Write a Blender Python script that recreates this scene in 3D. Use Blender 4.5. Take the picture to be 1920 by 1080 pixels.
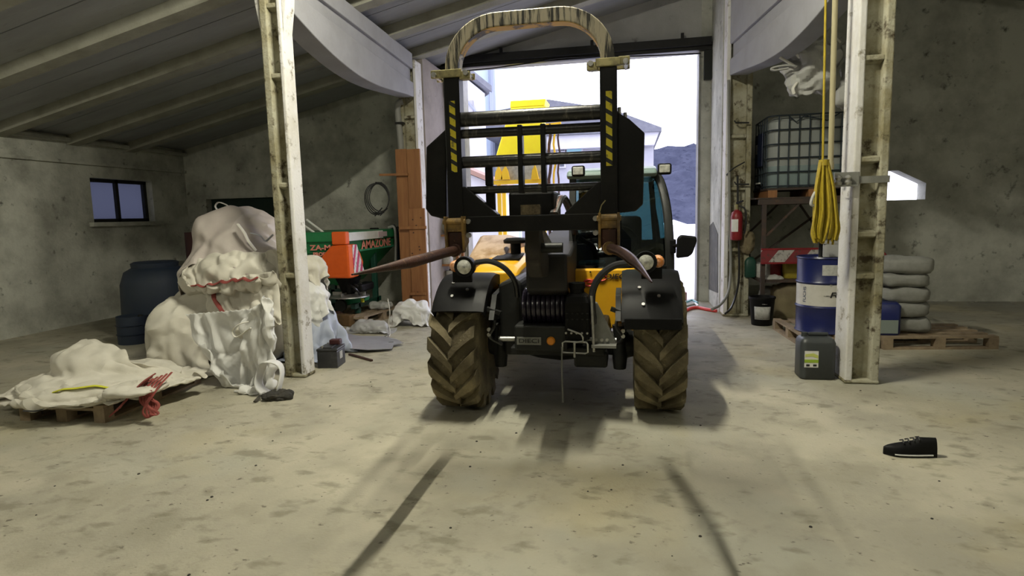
import bpy, math, random
from mathutils import Vector as V, Matrix, noise
import numpy as np
random.seed(7)
for o in list(bpy.data.objects): bpy.data.objects.remove(o)
S = bpy.context.scene
COL = S.collection
PI = math.pi

# ------------------------------------------------------------------ camera
F, CH = 1130.0, 1.6
_p, _r, _y = (math.radians(a) for a in (6.9, 1.5, 11.0))
FW = V((-math.sin(_y)*math.cos(_p), math.cos(_y)*math.cos(_p), -math.sin(_p)))
RT = V((math.cos(_y), math.sin(_y), 0)); UP = RT.cross(FW)
RT, UP = RT*math.cos(_r)-UP*math.sin(_r), UP*math.cos(_r)+RT*math.sin(_r)
cd = bpy.data.cameras.new('camera'); cam = bpy.data.objects.new('camera', cd); COL.objects.link(cam)
cd.sensor_width = 36; cd.lens = F/1920*36; cd.clip_start = .05; cd.clip_end = 600
M4 = Matrix((RT, UP, -FW)).transposed().to_4x4(); M4.translation = V((0, 0, CH)); cam.matrix_world = M4
S.camera = cam
def ray(px, py): return RT*((px-960)/F)+UP*((540-py)/F)+FW
def WY(px, py, Y): d = ray(px, py); return V((0, 0, CH))+d*(Y/d.y)       # world point on the plane y = Y
def WX(px, py, X): d = ray(px, py); return V((0, 0, CH))+d*(X/d.x)
def WG(px, py, z=0): d = ray(px, py); return V((0, 0, CH))+d*((z-CH)/d.z)

# ------------------------------------------------------------------ world, exposure
w = bpy.data.worlds.new('overcast_sky'); S.world = w; w.use_nodes = True
bg = w.node_tree.nodes['Background']; bg.inputs[0].default_value = (.82, .83, 1.0, 1); bg.inputs[1].default_value = 4.6
S.view_settings.view_transform = 'Standard'; S.view_settings.look = 'None'
S.view_settings.gamma = 1; S.view_settings.use_curve_mapping = False
S.view_settings.exposure = 0.0
LAMP_COL = (1.0, .96, .78)
# bare fluorescent tubes: centre, light intensity, axis, length (the lamps themselves are built further down; both aisle tubes are added fill light)
LAMPS = [((-.9, 4.15, 4.62), 61, 'y', 1.2), ((-.9, -1.2, 4.62), 5, 'x', 1.5), ((-6.4, 1.4, 3.15), 7.5, 'x', 1.5), ((4.9, 1.6, 4.4), 8, 'x', 1.5)]

# ------------------------------------------------------------------ materials
MATS = {}
def mat(name, col, rough=.6, metal=0, col2=None, sc=4, lo=.35, hi=.65, col3=None, sc3=20, lo3=.6, hi3=.7, bump=0, bsc=40, stretch=None, spec=.5, detail=6):
    m = bpy.data.materials.new(name); m.use_nodes = True; nt = m.node_tree; N = nt.nodes; L = nt.links
    b = N['Principled BSDF']; b.inputs['Roughness'].default_value = rough; b.inputs['Metallic'].default_value = metal
    b.inputs['Specular IOR Level'].default_value = spec
    b.inputs['Base Color'].default_value = (*col, 1)
    src = None
    tc = N.new('ShaderNodeTexCoord'); co = tc.outputs['Object']
    if stretch:
        mp = N.new('ShaderNodeMapping'); mp.inputs['Scale'].default_value = stretch; L.new(co, mp.inputs['Vector']); co = mp.outputs[0]
    def layer(prev, c, s, lo, hi, off):
        n = N.new('ShaderNodeTexNoise'); n.inputs['Scale'].default_value = s; n.inputs['Detail'].default_value = detail; n.inputs['Roughness'].default_value = .65
        n.noise_dimensions = '4D'; n.inputs['W'].default_value = off
        L.new(co, n.inputs['Vector'])
        mr = N.new('ShaderNodeMapRange'); mr.inputs['From Min'].default_value = lo; mr.inputs['From Max'].default_value = hi
        L.new(n.outputs[0], mr.inputs[0])
        mx = N.new('ShaderNodeMix'); mx.data_type = 'RGBA'; L.new(mr.outputs[0], mx.inputs[0])
        if prev is None: mx.inputs[6].default_value = (*col, 1)
        else: L.new(prev, mx.inputs[6])
        mx.inputs[7].default_value = (*c, 1)
        return mx.outputs[2]
    if col2: src = layer(src, col2, sc, lo, hi, 1.3)
    if col3: src = layer(src, col3, sc3, lo3, hi3, 7.7)
    if src is not None: L.new(src, b.inputs['Base Color'])
    if bump:
        n = N.new('ShaderNodeTexNoise'); n.inputs['Scale'].default_value = bsc; n.inputs['Detail'].default_value = 5; L.new(co, n.inputs['Vector'])
        bp = N.new('ShaderNodeBump'); bp.inputs['Strength'].default_value = bump; bp.inputs['Distance'].default_value = .02
        L.new(n.outputs[0], bp.inputs['Height']); L.new(bp.outputs[0], b.inputs['Normal'])
    MATS[name] = m
    return m
def emis(name, col, st):
    m = bpy.data.materials.new(name); m.use_nodes = True; b = m.node_tree.nodes['Principled BSDF']
    b.inputs['Base Color'].default_value = (*col, 1); b.inputs['Emission Color'].default_value = (*col, 1); b.inputs['Emission Strength'].default_value = st
    return m
def glass(name, tint, gloss=.15, rough=.02):
    m = bpy.data.materials.new(name); m.use_nodes = True; N = m.node_tree.nodes; L = m.node_tree.links
    N.remove(N['Principled BSDF'])
    t = N.new('ShaderNodeBsdfTransparent'); t.inputs[0].default_value = (*tint, 1)
    g = N.new('ShaderNodeBsdfGlossy'); g.inputs['Roughness'].default_value = rough; g.inputs[0].default_value = (.9, 1, 1, 1)
    lw = N.new('ShaderNodeFresnel'); lw.inputs[0].default_value = 1.5
    ad = N.new('ShaderNodeMath'); ad.operation = 'ADD'; ad.inputs[1].default_value = gloss; L.new(lw.outputs[0], ad.inputs[0])
    mx = N.new('ShaderNodeMixShader'); L.new(ad.outputs[0], mx.inputs[0]); L.new(t.outputs[0], mx.inputs[1]); L.new(g.outputs[0], mx.inputs[2])
    L.new(mx.outputs[0], N['Material Output'].inputs[0])
    return m
def film(name, col, tr=.4, rough=.3):                                    # translucent plastic
    m = bpy.data.materials.new(name); m.use_nodes = True; N = m.node_tree.nodes; L = m.node_tree.links
    b = N['Principled BSDF']; b.inputs['Base Color'].default_value = (*col, 1); b.inputs['Roughness'].default_value = rough
    t = N.new('ShaderNodeBsdfTranslucent'); t.inputs[0].default_value = (*col, 1)
    mx = N.new('ShaderNodeMixShader'); mx.inputs[0].default_value = tr
    L.new(b.outputs[0], mx.inputs[1]); L.new(t.outputs[0], mx.inputs[2]); L.new(mx.outputs[0], N['Material Output'].inputs[0])
    return m

def floor_mat():
    m = mat('worn_concrete_floor', (.44, .41, .315), .75, 0, (.33, .31, .245), 1.1, .38, .66, (.24, .22, .165), 7, .56, .76, bump=.25, bsc=60, spec=.3)
    nt = m.node_tree; N = nt.nodes; L = nt.links; b = N['Principled BSDF']
    src = b.inputs['Base Color'].links[0].from_socket
    tc = N.new('ShaderNodeTexCoord')
    def noise_n(s, W, stretch=None, d=4):
        n = N.new('ShaderNodeTexNoise'); n.noise_dimensions = '4D'; n.inputs['Scale'].default_value = s; n.inputs['W'].default_value = W; n.inputs['Detail'].default_value = d
        if stretch:
            mp = N.new('ShaderNodeMapping'); mp.inputs['Scale'].default_value = stretch; mp.inputs['Rotation'].default_value = (0, 0, .5); L.new(tc.outputs['Object'], mp.inputs[0]); L.new(mp.outputs[0], n.inputs['Vector'])
        else: L.new(tc.outputs['Object'], n.inputs['Vector'])
        return n.outputs[0]
    def mask(s, lo, hi):
        r = N.new('ShaderNodeMapRange'); r.inputs['From Min'].default_value = lo; r.inputs['From Max'].default_value = hi; L.new(s, r.inputs[0]); return r.outputs[0]
    def mixc(f, a, c):
        x = N.new('ShaderNodeMix'); x.data_type = 'RGBA'; L.new(f, x.inputs[0]); L.new(a, x.inputs[6]); x.inputs[7].default_value = (*c, 1); return x.outputs[2]
    def mul(a, b_):
        x = N.new('ShaderNodeMath'); x.operation = 'MULTIPLY'; L.new(a, x.inputs[0])
        if isinstance(b_, float): x.inputs[1].default_value = b_
        else: L.new(b_, x.inputs[1])
        return x.outputs[0]
    # pale worn patches, yellowish spill stains, small dark crumbs and scuffs
    src = mixc(mul(mask(noise_n(1.8, 3.1), .47, .64), .65), src, (.52, .48, .37))
    src = mixc(mul(mask(noise_n(1.1, 13.1), .52, .66), .5), src, (.40, .40, .33))
    src = mixc(mul(mask(noise_n(3.4, 21.0), .54, .68), .55), src, (.29, .27, .20))
    src = mixc(mul(mask(noise_n(.9, 8.2), .55, .68), .4), src, (.40, .34, .18))
    src = mixc(mul(mask(noise_n(5, 5.5, (1, 1.6, 1)), .57, .68), .6), src, (.17, .16, .11))
    src = mixc(mul(mask(noise_n(22, 2.4, (1, 1.4, 1), 3), .66, .74), .75), src, (.07, .06, .045))
    # wetness tracked in through the door
    sx = N.new('ShaderNodeSeparateXYZ'); L.new(tc.outputs['Object'], sx.inputs[0])
    wy = mask(sx.outputs['Y'], 6.2, 9.0)
    wx = mask(sx.outputs['X'], -2.6, -.6)
    wet = mul(mul(wy, wx), mask(noise_n(1.3, 9.9), .36, .56))
    src = mixc(mul(wet, .75), src, (.13, .125, .12))
    L.new(src, b.inputs['Base Color'])
    r = N.new('ShaderNodeMapRange'); L.new(wet, r.inputs[0]); r.inputs['To Min'].default_value = .72; r.inputs['To Max'].default_value = .22; L.new(r.outputs[0], b.inputs['Roughness'])
    return m
M_floor = floor_mat()
M_wall = mat('whitewashed_wall', (.54, .545, .49), .9, 0, (.32, .32, .28), 1.6, .40, .66, (.13, .13, .11), 6, .58, .70, bump=.4, bsc=25, spec=.2)
M_wall_dark = mat('mouldy_wall', (.56, .565, .50), .9, 0, (.30, .30, .26), 1.6, .4, .65, (.10, .10, .085), 7, .6, .72, bump=.4, bsc=25, spec=.2)
M_conc = mat('whitewashed_concrete', (.72, .71, .70), .85, 0, (.56, .53, .46), 2.5, .45, .72, (.20, .17, .11), 8, .57, .68, bump=.25, bsc=50, spec=.25)
M_conc_beam = mat('painted_concrete_beam', (.34, .34, .365), .85, 0, (.28, .28, .29), 3, .4, .8, (.28, .26, .22), 18, .68, .75, bump=.1, bsc=40, spec=.2)
M_grime = mat('grimy_concrete', (.43, .415, .325), .85, 0, (.24, .215, .125), 2.6, .38, .60, (.07, .055, .032), 9, .53, .64, bump=.35, bsc=50, spec=.25)
M_slab = mat('roof_slab_grey', (.35, .36, .375), .9, 0, (.25, .255, .26), 1.2, .4, .75, (.16, .16, .14), 4, .62, .76, bump=.15, bsc=14, stretch=(.5, 2, 1), spec=.2)
M_rafter = mat('rafter_concrete', (.36, .355, .30), .9, 0, (.26, .255, .21), 3, .4, .7, bump=.2, spec=.2)
M_pilaster = mat('pinkish_plaster', (.36, .32, .30), .9, 0, (.26, .235, .22), 2.5, .4, .7, (.10, .07, .05), 9, .64, .74, bump=.2, spec=.2)
M_gable = mat('gable_plaster', (.47, .47, .46), .9, 0, (.36, .36, .345), 1.4, .4, .7, (.12, .12, .11), 5, .62, .75, bump=.2, spec=.2)
M_black_steel = mat('black_painted_steel', (.007, .007, .007), .42, 0, (.016, .015, .013), 5, .5, .7, (.06, .05, .035), 30, .68, .76, bump=.05, bsc=80, spec=.3)
M_black_worn = mat('black_paint_worn_bars', (.02, .02, .02), .3, 0, (.12, .11, .09), 22, .56, .66, bump=.08, bsc=80, stretch=(2, 1, .4))
M_black_pl = mat('black_plastic', (.0035, .0035, .004), .55, 0, (.007, .007, .0065), 6, .5, .7, (.06, .05, .035), 24, .68, .76, spec=.2)
M_dark_grey = mat('dark_grey_paint', (.020, .021, .020), .5, 0, (.011, .011, .010), 6, .4, .7, (.09, .08, .055), 22, .66, .74, spec=.3)
M_yellow = mat('machine_yellow', (.80, .42, .015), .38, 0, (.70, .36, .012), 4, .45, .7, (.35, .22, .05), 24, .68, .78)
M_yellow_out = mat('bright_yellow_sheet', (.95, .80, .01), .55, 0, (.9, .7, .01), 4, .45, .7)
M_yel_out2 = mat('orange_yellow_fitting', (.9, .55, .02), .5)
M_tyre = mat('muddy_tyre', (.125, .105, .066), .9, 0, (.30, .25, .15), 3.2, .42, .68, (.40, .35, .21), 14, .60, .72, bump=.3, bsc=60, spec=.2)
M_rust = mat('rusty_steel', (.085, .036, .024), .5, .3, (.04, .022, .018), 8, .4, .65, (.30, .16, .08), 30, .6, .7, bump=.15, bsc=80)
M_tine = mat('polished_tine_steel', (.16, .10, .09), .28, .8, (.07, .04, .035), 10, .45, .65)
M_ochre = mat('worn_ochre_bracket', (.36, .22, .06), .55, .2, (.12, .08, .04), 9, .42, .62, (.50, .40, .22), 25, .60, .7)
M_brass = mat('cadmium_clamp', (.50, .44, .22), .38, .75, (.22, .20, .12), 12, .45, .65)
M_steel = mat('zinc_steel', (.55, .55, .53), .38, .85, (.35, .34, .32), 10, .45, .65)
M_grey_paint = mat('grey_plate_paint', (.22, .22, .20), .5, 0, (.14, .14, .12), 6, .45, .7, (.30, .27, .18), 20, .64, .72)
M_hoopface = mat('scraped_hoop_paint', (.55, .49, .36), .5, .1, (.05, .048, .042), 9, .48, .56, (.55, .50, .40), 40, .62, .7, stretch=(4.5, 1, .35))
M_hoopunder = mat('scraped_yellow_paint', (.70, .40, .02), .5, 0, (.06, .05, .03), 7, .52, .60)
M_glass = glass('tinted_cab_glass', (.19, .34, .34), .07)
M_lens = mat('lamp_lens', (.75, .75, .68), .12, .3, (.45, .45, .4), 40, .4, .6)
M_amber = mat('amber_lens', (.62, .22, .05), .2, 0, (.75, .5, .35), 30, .45, .6)
M_orange_refl = mat('orange_reflector', (.75, .27, .02), .3)
M_red = mat('red_paint', (.24, .014, .018), .4, 0, (.17, .01, .014), 8, .4, .7)
M_white = mat('white_print', (.75, .75, .73), .5, 0, (.65, .64, .60), 10, .4, .7)
M_label = mat('pale_label', (.50, .50, .47), .6, 0, (.38, .38, .36), 30, .45, .6)
M_black_print = mat('black_print', (.02, .02, .022), .5)
M_red_print = mat('red_print', (.65, .05, .04), .5)
M_pink_print = mat('pale_red_print', (.80, .28, .22), .5)
M_hose = mat('black_rubber_hose', (.02, .02, .021), .32)
M_coil = mat('purple_black_hose', (.018, .014, .026), .22)
M_green = mat('implement_green', (.016, .20, .066), .42, 0, (.013, .15, .05), 5, .4, .7, (.06, .10, .05), 24, .68, .76)
M_orange = mat('implement_orange', (.85, .13, .012), .42, 0, (.75, .11, .01), 5, .4, .7)
M_wood = mat('pine_board', (.32, .145, .052), .65, 0, (.23, .095, .032), 3, .4, .65, (.16, .07, .03), 12, .66, .74, bump=.1, stretch=(5, 5, .5))
M_pallet = mat('weathered_pallet_wood', (.34, .26, .17), .85, 0, (.20, .15, .10), 6, .4, .65, (.10, .08, .05), 20, .62, .72, bump=.2)
M_bag = mat('white_woven_bag', (.66, .63, .55), .8, 0, (.55, .52, .44), 4, .4, .75, (.40, .36, .28), 14, .66, .78, bump=.12, bsc=160, spec=.25)
M_bag_pink = mat('greyish_liner_bag', (.50, .44, .41), .45, 0, (.58, .53, .49), 3, .4, .7, bump=.06, bsc=60)
M_bag_white = mat('clean_white_bag', (.74, .74, .72), .6, 0, (.62, .61, .58), 5, .4, .75, bump=.1, bsc=140)
M_bag_hang = mat('grey_white_bag', (.42, .42, .40), .75, 0, (.34, .33, .31), 4, .4, .75, bump=.1, bsc=100)
M_strap = mat('pale_webbing', (.66, .64, .58), .8)
M_redstrap = mat('red_brown_webbing', (.28, .055, .045), .8, 0, (.2, .05, .04), 14, .4, .7)
M_yelstrap = mat('yellow_green_webbing', (.62, .62, .04), .7)
M_navy = mat('navy_plastic', (.015, .025, .05), .6, 0, (.02, .03, .045), 4, .4, .7)
M_clear = film('clear_plastic_film', (.62, .62, .62), .35, .18)
M_sheet = mat('galvanised_sheet', (.48, .49, .54), .42, .45, (.38, .38, .42), 3, .4, .7)
M_battery = mat('battery_black', (.025, .026, .028), .45, 0, (.05, .05, .05), 12, .5, .7)
M_dkgreen = mat('dark_green_plastic', (.012, .06, .04), .45)
M_rag = mat('dark_oily_cloth', (.03, .028, .024), .85, 0, (.08, .07, .05), 8, .5, .7)
M_drum = mat('blue_drum_paint', (.009, .015, .10), .35, 0, (.007, .012, .075), 5, .4, .7)
M_drumw = mat('drum_white_band', (.62, .60, .55), .45, 0, (.5, .48, .42), 6, .45, .75)
M_can = mat('dark_grey_canister', (.035, .04, .042), .45, 0, (.05, .055, .055), 5, .4, .7)
M_lime = mat('lime_green_print', (.30, .45, .03), .5)
M_rope = mat('yellow_rope', (.42, .31, .015), .6, 0, (.24, .17, .012), 20, .45, .65, stretch=(6, 6, .7))
M_beigerope = mat('beige_rope', (.34, .30, .18), .8)
M_ibc = film('translucent_tank_plastic', (.44, .47, .45), .35, .35)
M_ibc_liq = mat('filled_tank_plastic', (.20, .26, .26), .45)
M_cage = mat('dark_blue_grey_cage', (.05, .065, .08), .4, .6)
M_ibcblue = mat('navy_label_plate', (.008, .014, .045), .5)
M_rackm = mat('brown_rack_steel', (.055, .04, .033), .65, .2, (.12, .06, .035), 8, .5, .7)
M_tan = mat('tan_sack', (.20, .165, .09), .8, 0, (.13, .10, .06), 4, .4, .7, bump=.15)
M_yelcrate = mat('dull_yellow_plastic', (.34, .27, .03), .55)
M_aerial = mat('aerial_grey', (.45, .46, .5), .5)
M_out_white = mat('render_white_house', (.50, .50, .55), .85, 0, (.43, .43, .48), 1.2, .4, .7)
M_out_grey = mat('render_grey_house', (.34, .34, .38), .85, 0, (.28, .28, .32), 1.5, .4, .7)
M_roof_dark = mat('grey_roof_tiles', (.11, .115, .14), .8, 0, (.16, .165, .19), 3, .4, .7)
M_pipe_out = mat('grey_downpipe', (.22, .25, .33), .5)
M_teal = mat('teal_shutter', (.22, .45, .50), .5)
M_darkwin = mat('dark_window', (.05, .06, .08), .3)
M_yard = mat('wet_pale_yard', (.48, .47, .50), .6, 0, (.36, .35, .38), .8, .45, .62, (.26, .26, .27), 3, .6, .7, stretch=(.5, 2.2, 1))
M_hill = mat('haze_tinted_woodland', (.036, .040, .062), .95, 0, (.055, .060, .088), .35, .4, .65, (.024, .027, .044), 1.0, .56, .66, spec=.0)  # distance haze mixed into the foliage colour as a blue tint
M_conduit = mat('grey_conduit', (.24, .24, .22), .6)
M_dark = mat('dark_void_cloth', (.02, .022, .02), .9)
M_pane = film('frosted_window_pane', (.19, .20, .24), .75, .35)
M_rubber_sole = mat('white_shoe_sole', (.6, .6, .58), .6)

def stripe_mat(name, ca, cb, scale, ang, duty=.5, axes='XZ'):
    m = bpy.data.materials.new(name); m.use_nodes = True; N = m.node_tree.nodes; L = m.node_tree.links; b = N['Principled BSDF']
    b.inputs['Roughness'].default_value = .5
    tc = N.new('ShaderNodeTexCoord'); s = N.new('ShaderNodeSeparateXYZ'); L.new(tc.outputs['Object'], s.inputs[0])
    a = N.new('ShaderNodeMath'); a.operation = 'MULTIPLY'; a.inputs[1].default_value = math.cos(ang)*scale; L.new(s.outputs[axes[0]], a.inputs[0])
    c = N.new('ShaderNodeMath'); c.operation = 'MULTIPLY_ADD'; c.inputs[1].default_value = math.sin(ang)*scale; L.new(s.outputs[axes[1]], c.inputs[0]); L.new(a.outputs[0], c.inputs[2])
    fr = N.new('ShaderNodeMath'); fr.operation = 'FRACT'; L.new(c.outputs[0], fr.inputs[0])
    gt = N.new('ShaderNodeMath'); gt.operation = 'GREATER_THAN'; gt.inputs[1].default_value = duty; L.new(fr.outputs[0], gt.inputs[0])
    x = N.new('ShaderNodeMix'); x.data_type = 'RGBA'; L.new(gt.outputs[0], x.inputs[0]); x.inputs[6].default_value = (*ca, 1); x.inputs[7].default_value = (*cb, 1)
    n = N.new('ShaderNodeTexNoise'); n.inputs['Scale'].default_value = 30; L.new(tc.outputs['Object'], n.inputs[0])
    r = N.new('ShaderNodeMapRange'); r.inputs['From Min'].default_value = .56; r.inputs['From Max'].default_value = .68; r.inputs['To Max'].default_value = .7; L.new(n.outputs[0], r.inputs[0])
    y = N.new('ShaderNodeMix'); y.data_type = 'RGBA'; L.new(r.outputs[0], y.inputs[0]); L.new(x.outputs[2], y.inputs[6]); y.inputs[7].default_value = (.06, .05, .04, 1)
    L.new(y.outputs[2], b.inputs['Base Color'])
    return m
M_hazard = stripe_mat('yellow_black_hazard_tape', (.72, .60, .03), (.02, .02, .02), 16, math.radians(58), .62)
M_rw_sign = stripe_mat('red_white_marker', (.80, .78, .78), (.62, .06, .16), 6.5, math.radians(-28), .5, 'YZ')
M_rw_board = stripe_mat('red_white_barrier', (.42, .40, .38), (.20, .025, .03), 3.0, math.radians(-38), .5)

# ------------------------------------------------------------------ mesh builder
class MB:
    def __init__(s): s.v = []; s.f = []
    def add(s, vs, fs):
        k = len(s.v); s.v += [V(p) for p in vs]; s.f += [tuple(i+k for i in f) for f in fs]; return s
    def bx(s, x0, x1, y0, y1, z0, z1, M=None):
        vs = [V((x, y, z)) for z in (z0, z1) for y in (y0, y1) for x in (x0, x1)]
        if M: vs = [M @ p for p in vs]
        return s.add(vs, [(0, 2, 3, 1), (4, 5, 7, 6), (0, 1, 5, 4), (2, 6, 7, 3), (0, 4, 6, 2), (1, 3, 7, 5)])
    def box(s, c, d, rz=0, rx=0, ry=0):
        M = Matrix.Translation(c) @ Matrix.Rotation(rz, 4, 'Z') @ Matrix.Rotation(ry, 4, 'Y') @ Matrix.Rotation(rx, 4, 'X')
        return s.bx(-d[0]/2, d[0]/2, -d[1]/2, d[1]/2, -d[2]/2, d[2]/2, M)
    def beam(s, p0, p1, w_, h_, up=(0, 0, 1)):                              # rectangular bar from p0 to p1
        p0, p1 = V(p0), V(p1); t = (p1-p0).normalized(); a = t.cross(V(up))
        if a.length < 1e-4: a = t.cross(V((0, 1, 0)))
        a.normalize(); b = a.cross(t)
        vs = [p+a*i*w_/2+b*j*h_/2 for p in (p0, p1) for i, j in ((-1, -1), (1, -1), (1, 1), (-1, 1))]
        return s.add(vs, [(0, 1, 2, 3), (7, 6, 5, 4), (0, 4, 5, 1), (1, 5, 6, 2), (2, 6, 7, 3), (3, 7, 4, 0)])
    def tube(s, pts, r, n=8, closed=False, flat=1.0):
        pts = [V(p) for p in pts]; K = len(pts); rs = r if isinstance(r, (list, tuple)) else [r]*K
        rings = []; a = None
        for i in range(K):
            if closed: t = pts[(i+1) % K]-pts[i-1]
            else: t = pts[min(i+1, K-1)]-pts[max(i-1, 0)]
            t.normalize()
            if a is None:
                a = t.cross(V((0, 0, 1)));  a = t.cross(V((0, 1, 0))) if a.length < .1 else a
            a = a-t*a.dot(t); a.normalize(); b = t.cross(a)
            rings.append([pts[i]+(a*math.cos(q)+b*math.sin(q)*flat)*rs[i] for q in (2*PI*j/n for j in range(n))])
        vs = [p for rg in rings for p in rg]; fs = []
        for i in range(K if closed else K-1):
            i2 = (i+1) % K
            fs += [(i*n+j, i*n+(j+1) % n, i2*n+(j+1) % n, i2*n+j) for j in range(n)]
        if not closed: fs += [tuple(range(n))[::-1], tuple((K-1)*n+j for j in range(n))]
        return s.add(vs, fs)
    def cyl(s, p0, p1, r0, r1=None, n=16): return s.tube([p0, p1], [r0, r0 if r1 is None else r1], n)
    def lathe(s, prof, o, ax='z', n=24):                                   # prof: (radius, height) along axis
        o = V(o); vs = []; K = len(prof)
        for r, h in prof:
            for j in range(n):
                q = 2*PI*j/n; c, d = r*math.cos(q), r*math.sin(q)
                vs.append(o+V({'z': (c, d, h), 'x': (h, c, d), 'y': (c, h, -d)}[ax]))
        fs = [(i*n+j, i*n+(j+1) % n, (i+1)*n+(j+1) % n, (i+1)*n+j) for i in range(K-1) for j in range(n)]
        if prof[0][0] > 1e-5: fs.append(tuple(range(n))[::-1])
        if prof[-1][0] > 1e-5: fs.append(tuple((K-1)*n+j for j in range(n)))
        return s.add(vs, fs)
    def prism(s, poly, ax, a0, a1):                                        # polygon in the plane across ax
        def P(p, a): return {'y': (p[0], a, p[1]), 'x': (a, p[0], p[1]), 'z': (p[0], p[1], a)}[ax]
        n = len(poly); vs = [P(p, a0) for p in poly]+[P(p, a1) for p in poly]
        return s.add(vs, [tuple(range(n)), tuple(range(n, 2*n))[::-1]]+[(i, i+n, (i+1) % n+n, (i+1) % n) for i in range(n)])
    def grid(s, G, wrap=False):
        U = len(G); W_ = len(G[0]); vs = [p for row in G for p in row]
        fs = [(i*W_+j, i*W_+(j+1) % W_, (i+1)*W_+(j+1) % W_, (i+1)*W_+j) for i in range(U-1) for j in range(W_ if wrap else W_-1)]
        return s.add(vs, fs)
    def hull_sweep(s, sect):                                               # list of equal-length rings
        n = len(sect[0]); s.grid(sect, True); k = len(s.v)-len(sect)*n
        s.f += [tuple(range(k, k+n))[::-1], tuple(range(len(s.v)-n, len(s.v)))]
        return s
    def build(s, name, m, parent=None, smooth=False, bevel=0, solid=0, sub=0, base=None):
        me = bpy.data.meshes.new(name)
        org = V(root(parent)['org']) if parent else (V(base) if base is not None else s.base())
        me.from_pydata([p-org for p in s.v], [], s.f); me.update()
        import bmesh
        bm = bmesh.new(); bm.from_mesh(me); bmesh.ops.recalc_face_normals(bm, faces=bm.faces); bm.to_mesh(me); bm.free()
        me.materials.append(m)
        if smooth:
            me.polygons.foreach_set('use_smooth', [True]*len(me.polygons)); me.set_sharp_from_angle(angle=math.radians(42))
        o = bpy.data.objects.new(name, me); COL.objects.link(o)
        if parent: o.parent = parent
        else: o.location = org; o['org'] = tuple(org)
        if solid: q = o.modifiers.new('solid', 'SOLIDIFY'); q.thickness = solid; q.offset = 0
        if bevel: q = o.modifiers.new('bevel', 'BEVEL'); q.width = bevel; q.segments = 2; q.limit_method = 'ANGLE'; q.angle_limit = .6
        if sub: q = o.modifiers.new('sub', 'SUBSURF'); q.levels = sub; q.render_levels = sub
        return o
    def base(s):
        xs, ys, zs = zip(*s.v); return V(((min(xs)+max(xs))/2, (min(ys)+max(ys))/2, min(zs)))
def root(o):
    while o.parent: o = o.parent
    return o
def thing(name, label, cat, loc, group=None):
    o = bpy.data.objects.new(name, None); COL.objects.link(o); o.location = loc; o['org'] = tuple(loc); o.empty_display_size = .1
    o['label'] = label; o['category'] = cat
    if group: o['group'] = group
    return o
def tag(o, label, cat, group=None):
    o['label'] = label; o['category'] = cat
    if group: o['group'] = group
    return o
def struct(o): o['kind'] = 'structure'; return o
def copy_tree(o, loc, label=None):
    r = o.copy(); COL.objects.link(r); r.location = loc; r['org'] = tuple(loc)
    if label: r['label'] = label
    for ch in list(o.children):
        c = ch.copy(); COL.objects.link(c); c.parent = r
        for g in list(ch.children):
            d = g.copy(); COL.objects.link(d); d.parent = c
    return r
def text(s, size, loc, m, parent, face='-y', name='lettering', sx=1.0, spin=0, shear=0, bold=0):
    c = bpy.data.curves.new(name, 'FONT'); c.body = s; c.size = size; c.align_x = 'CENTER'; c.align_y = 'CENTER'; c.extrude = .0015; c.shear = shear; c.offset = bold
    t = bpy.data.objects.new('tmp', c); me = bpy.data.meshes.new_from_object(t); bpy.data.objects.remove(t)
    me.materials.clear(); me.materials.append(m)
    o = bpy.data.objects.new(name, me); COL.objects.link(o); o.parent = parent
    R = Matrix.Rotation(spin, 4, 'Z') @ Matrix.Diagonal((sx, 1, 1, 1))
    R = {'-y': Matrix.Rotation(PI/2, 4, 'X'), '+x': Matrix.Rotation(PI/2, 4, 'Z') @ Matrix.Rotation(PI/2, 4, 'X'), '-x': Matrix.Rotation(-PI/2, 4, 'Z') @ Matrix.Rotation(PI/2, 4, 'X')}[face] @ R
    o.matrix_local = Matrix.Translation(V(loc)-V(root(parent)['org'])) @ R
    return o
def nz(p, k=0): return noise.noise(V(p)+V((k*3.7, k*1.3, k*7.1)))
def lerp(a, b, t): return a+(b-a)*t
def cat_rom(pts, n):
    pts = [V(p) for p in pts]; P = [pts[0]*2-pts[1]]+pts+[pts[-1]*2-pts[-2]]; out = []
    for i in range(len(pts)-1):
        p0, p1, p2, p3 = P[i:i+4]
        for k in range(n):
            t = k/n; out.append(.5*((2*p1)+(p2-p0)*t+(2*p0-5*p1+4*p2-p3)*t*t+(3*p1-p0-3*p2+p3)*t**3))
    return out+[pts[-1]]
def fold_noise(p, k):                                                     # sharp creases between soft bulges
    a = max(0, 1-abs(nz(p, k))*2.2)**3; b = max(0, 1-abs(nz(p*1.6, k+4))*2.4)**3; c = nz(p*.7, k+8)
    return .40*a-.30*b+.9*c
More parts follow.
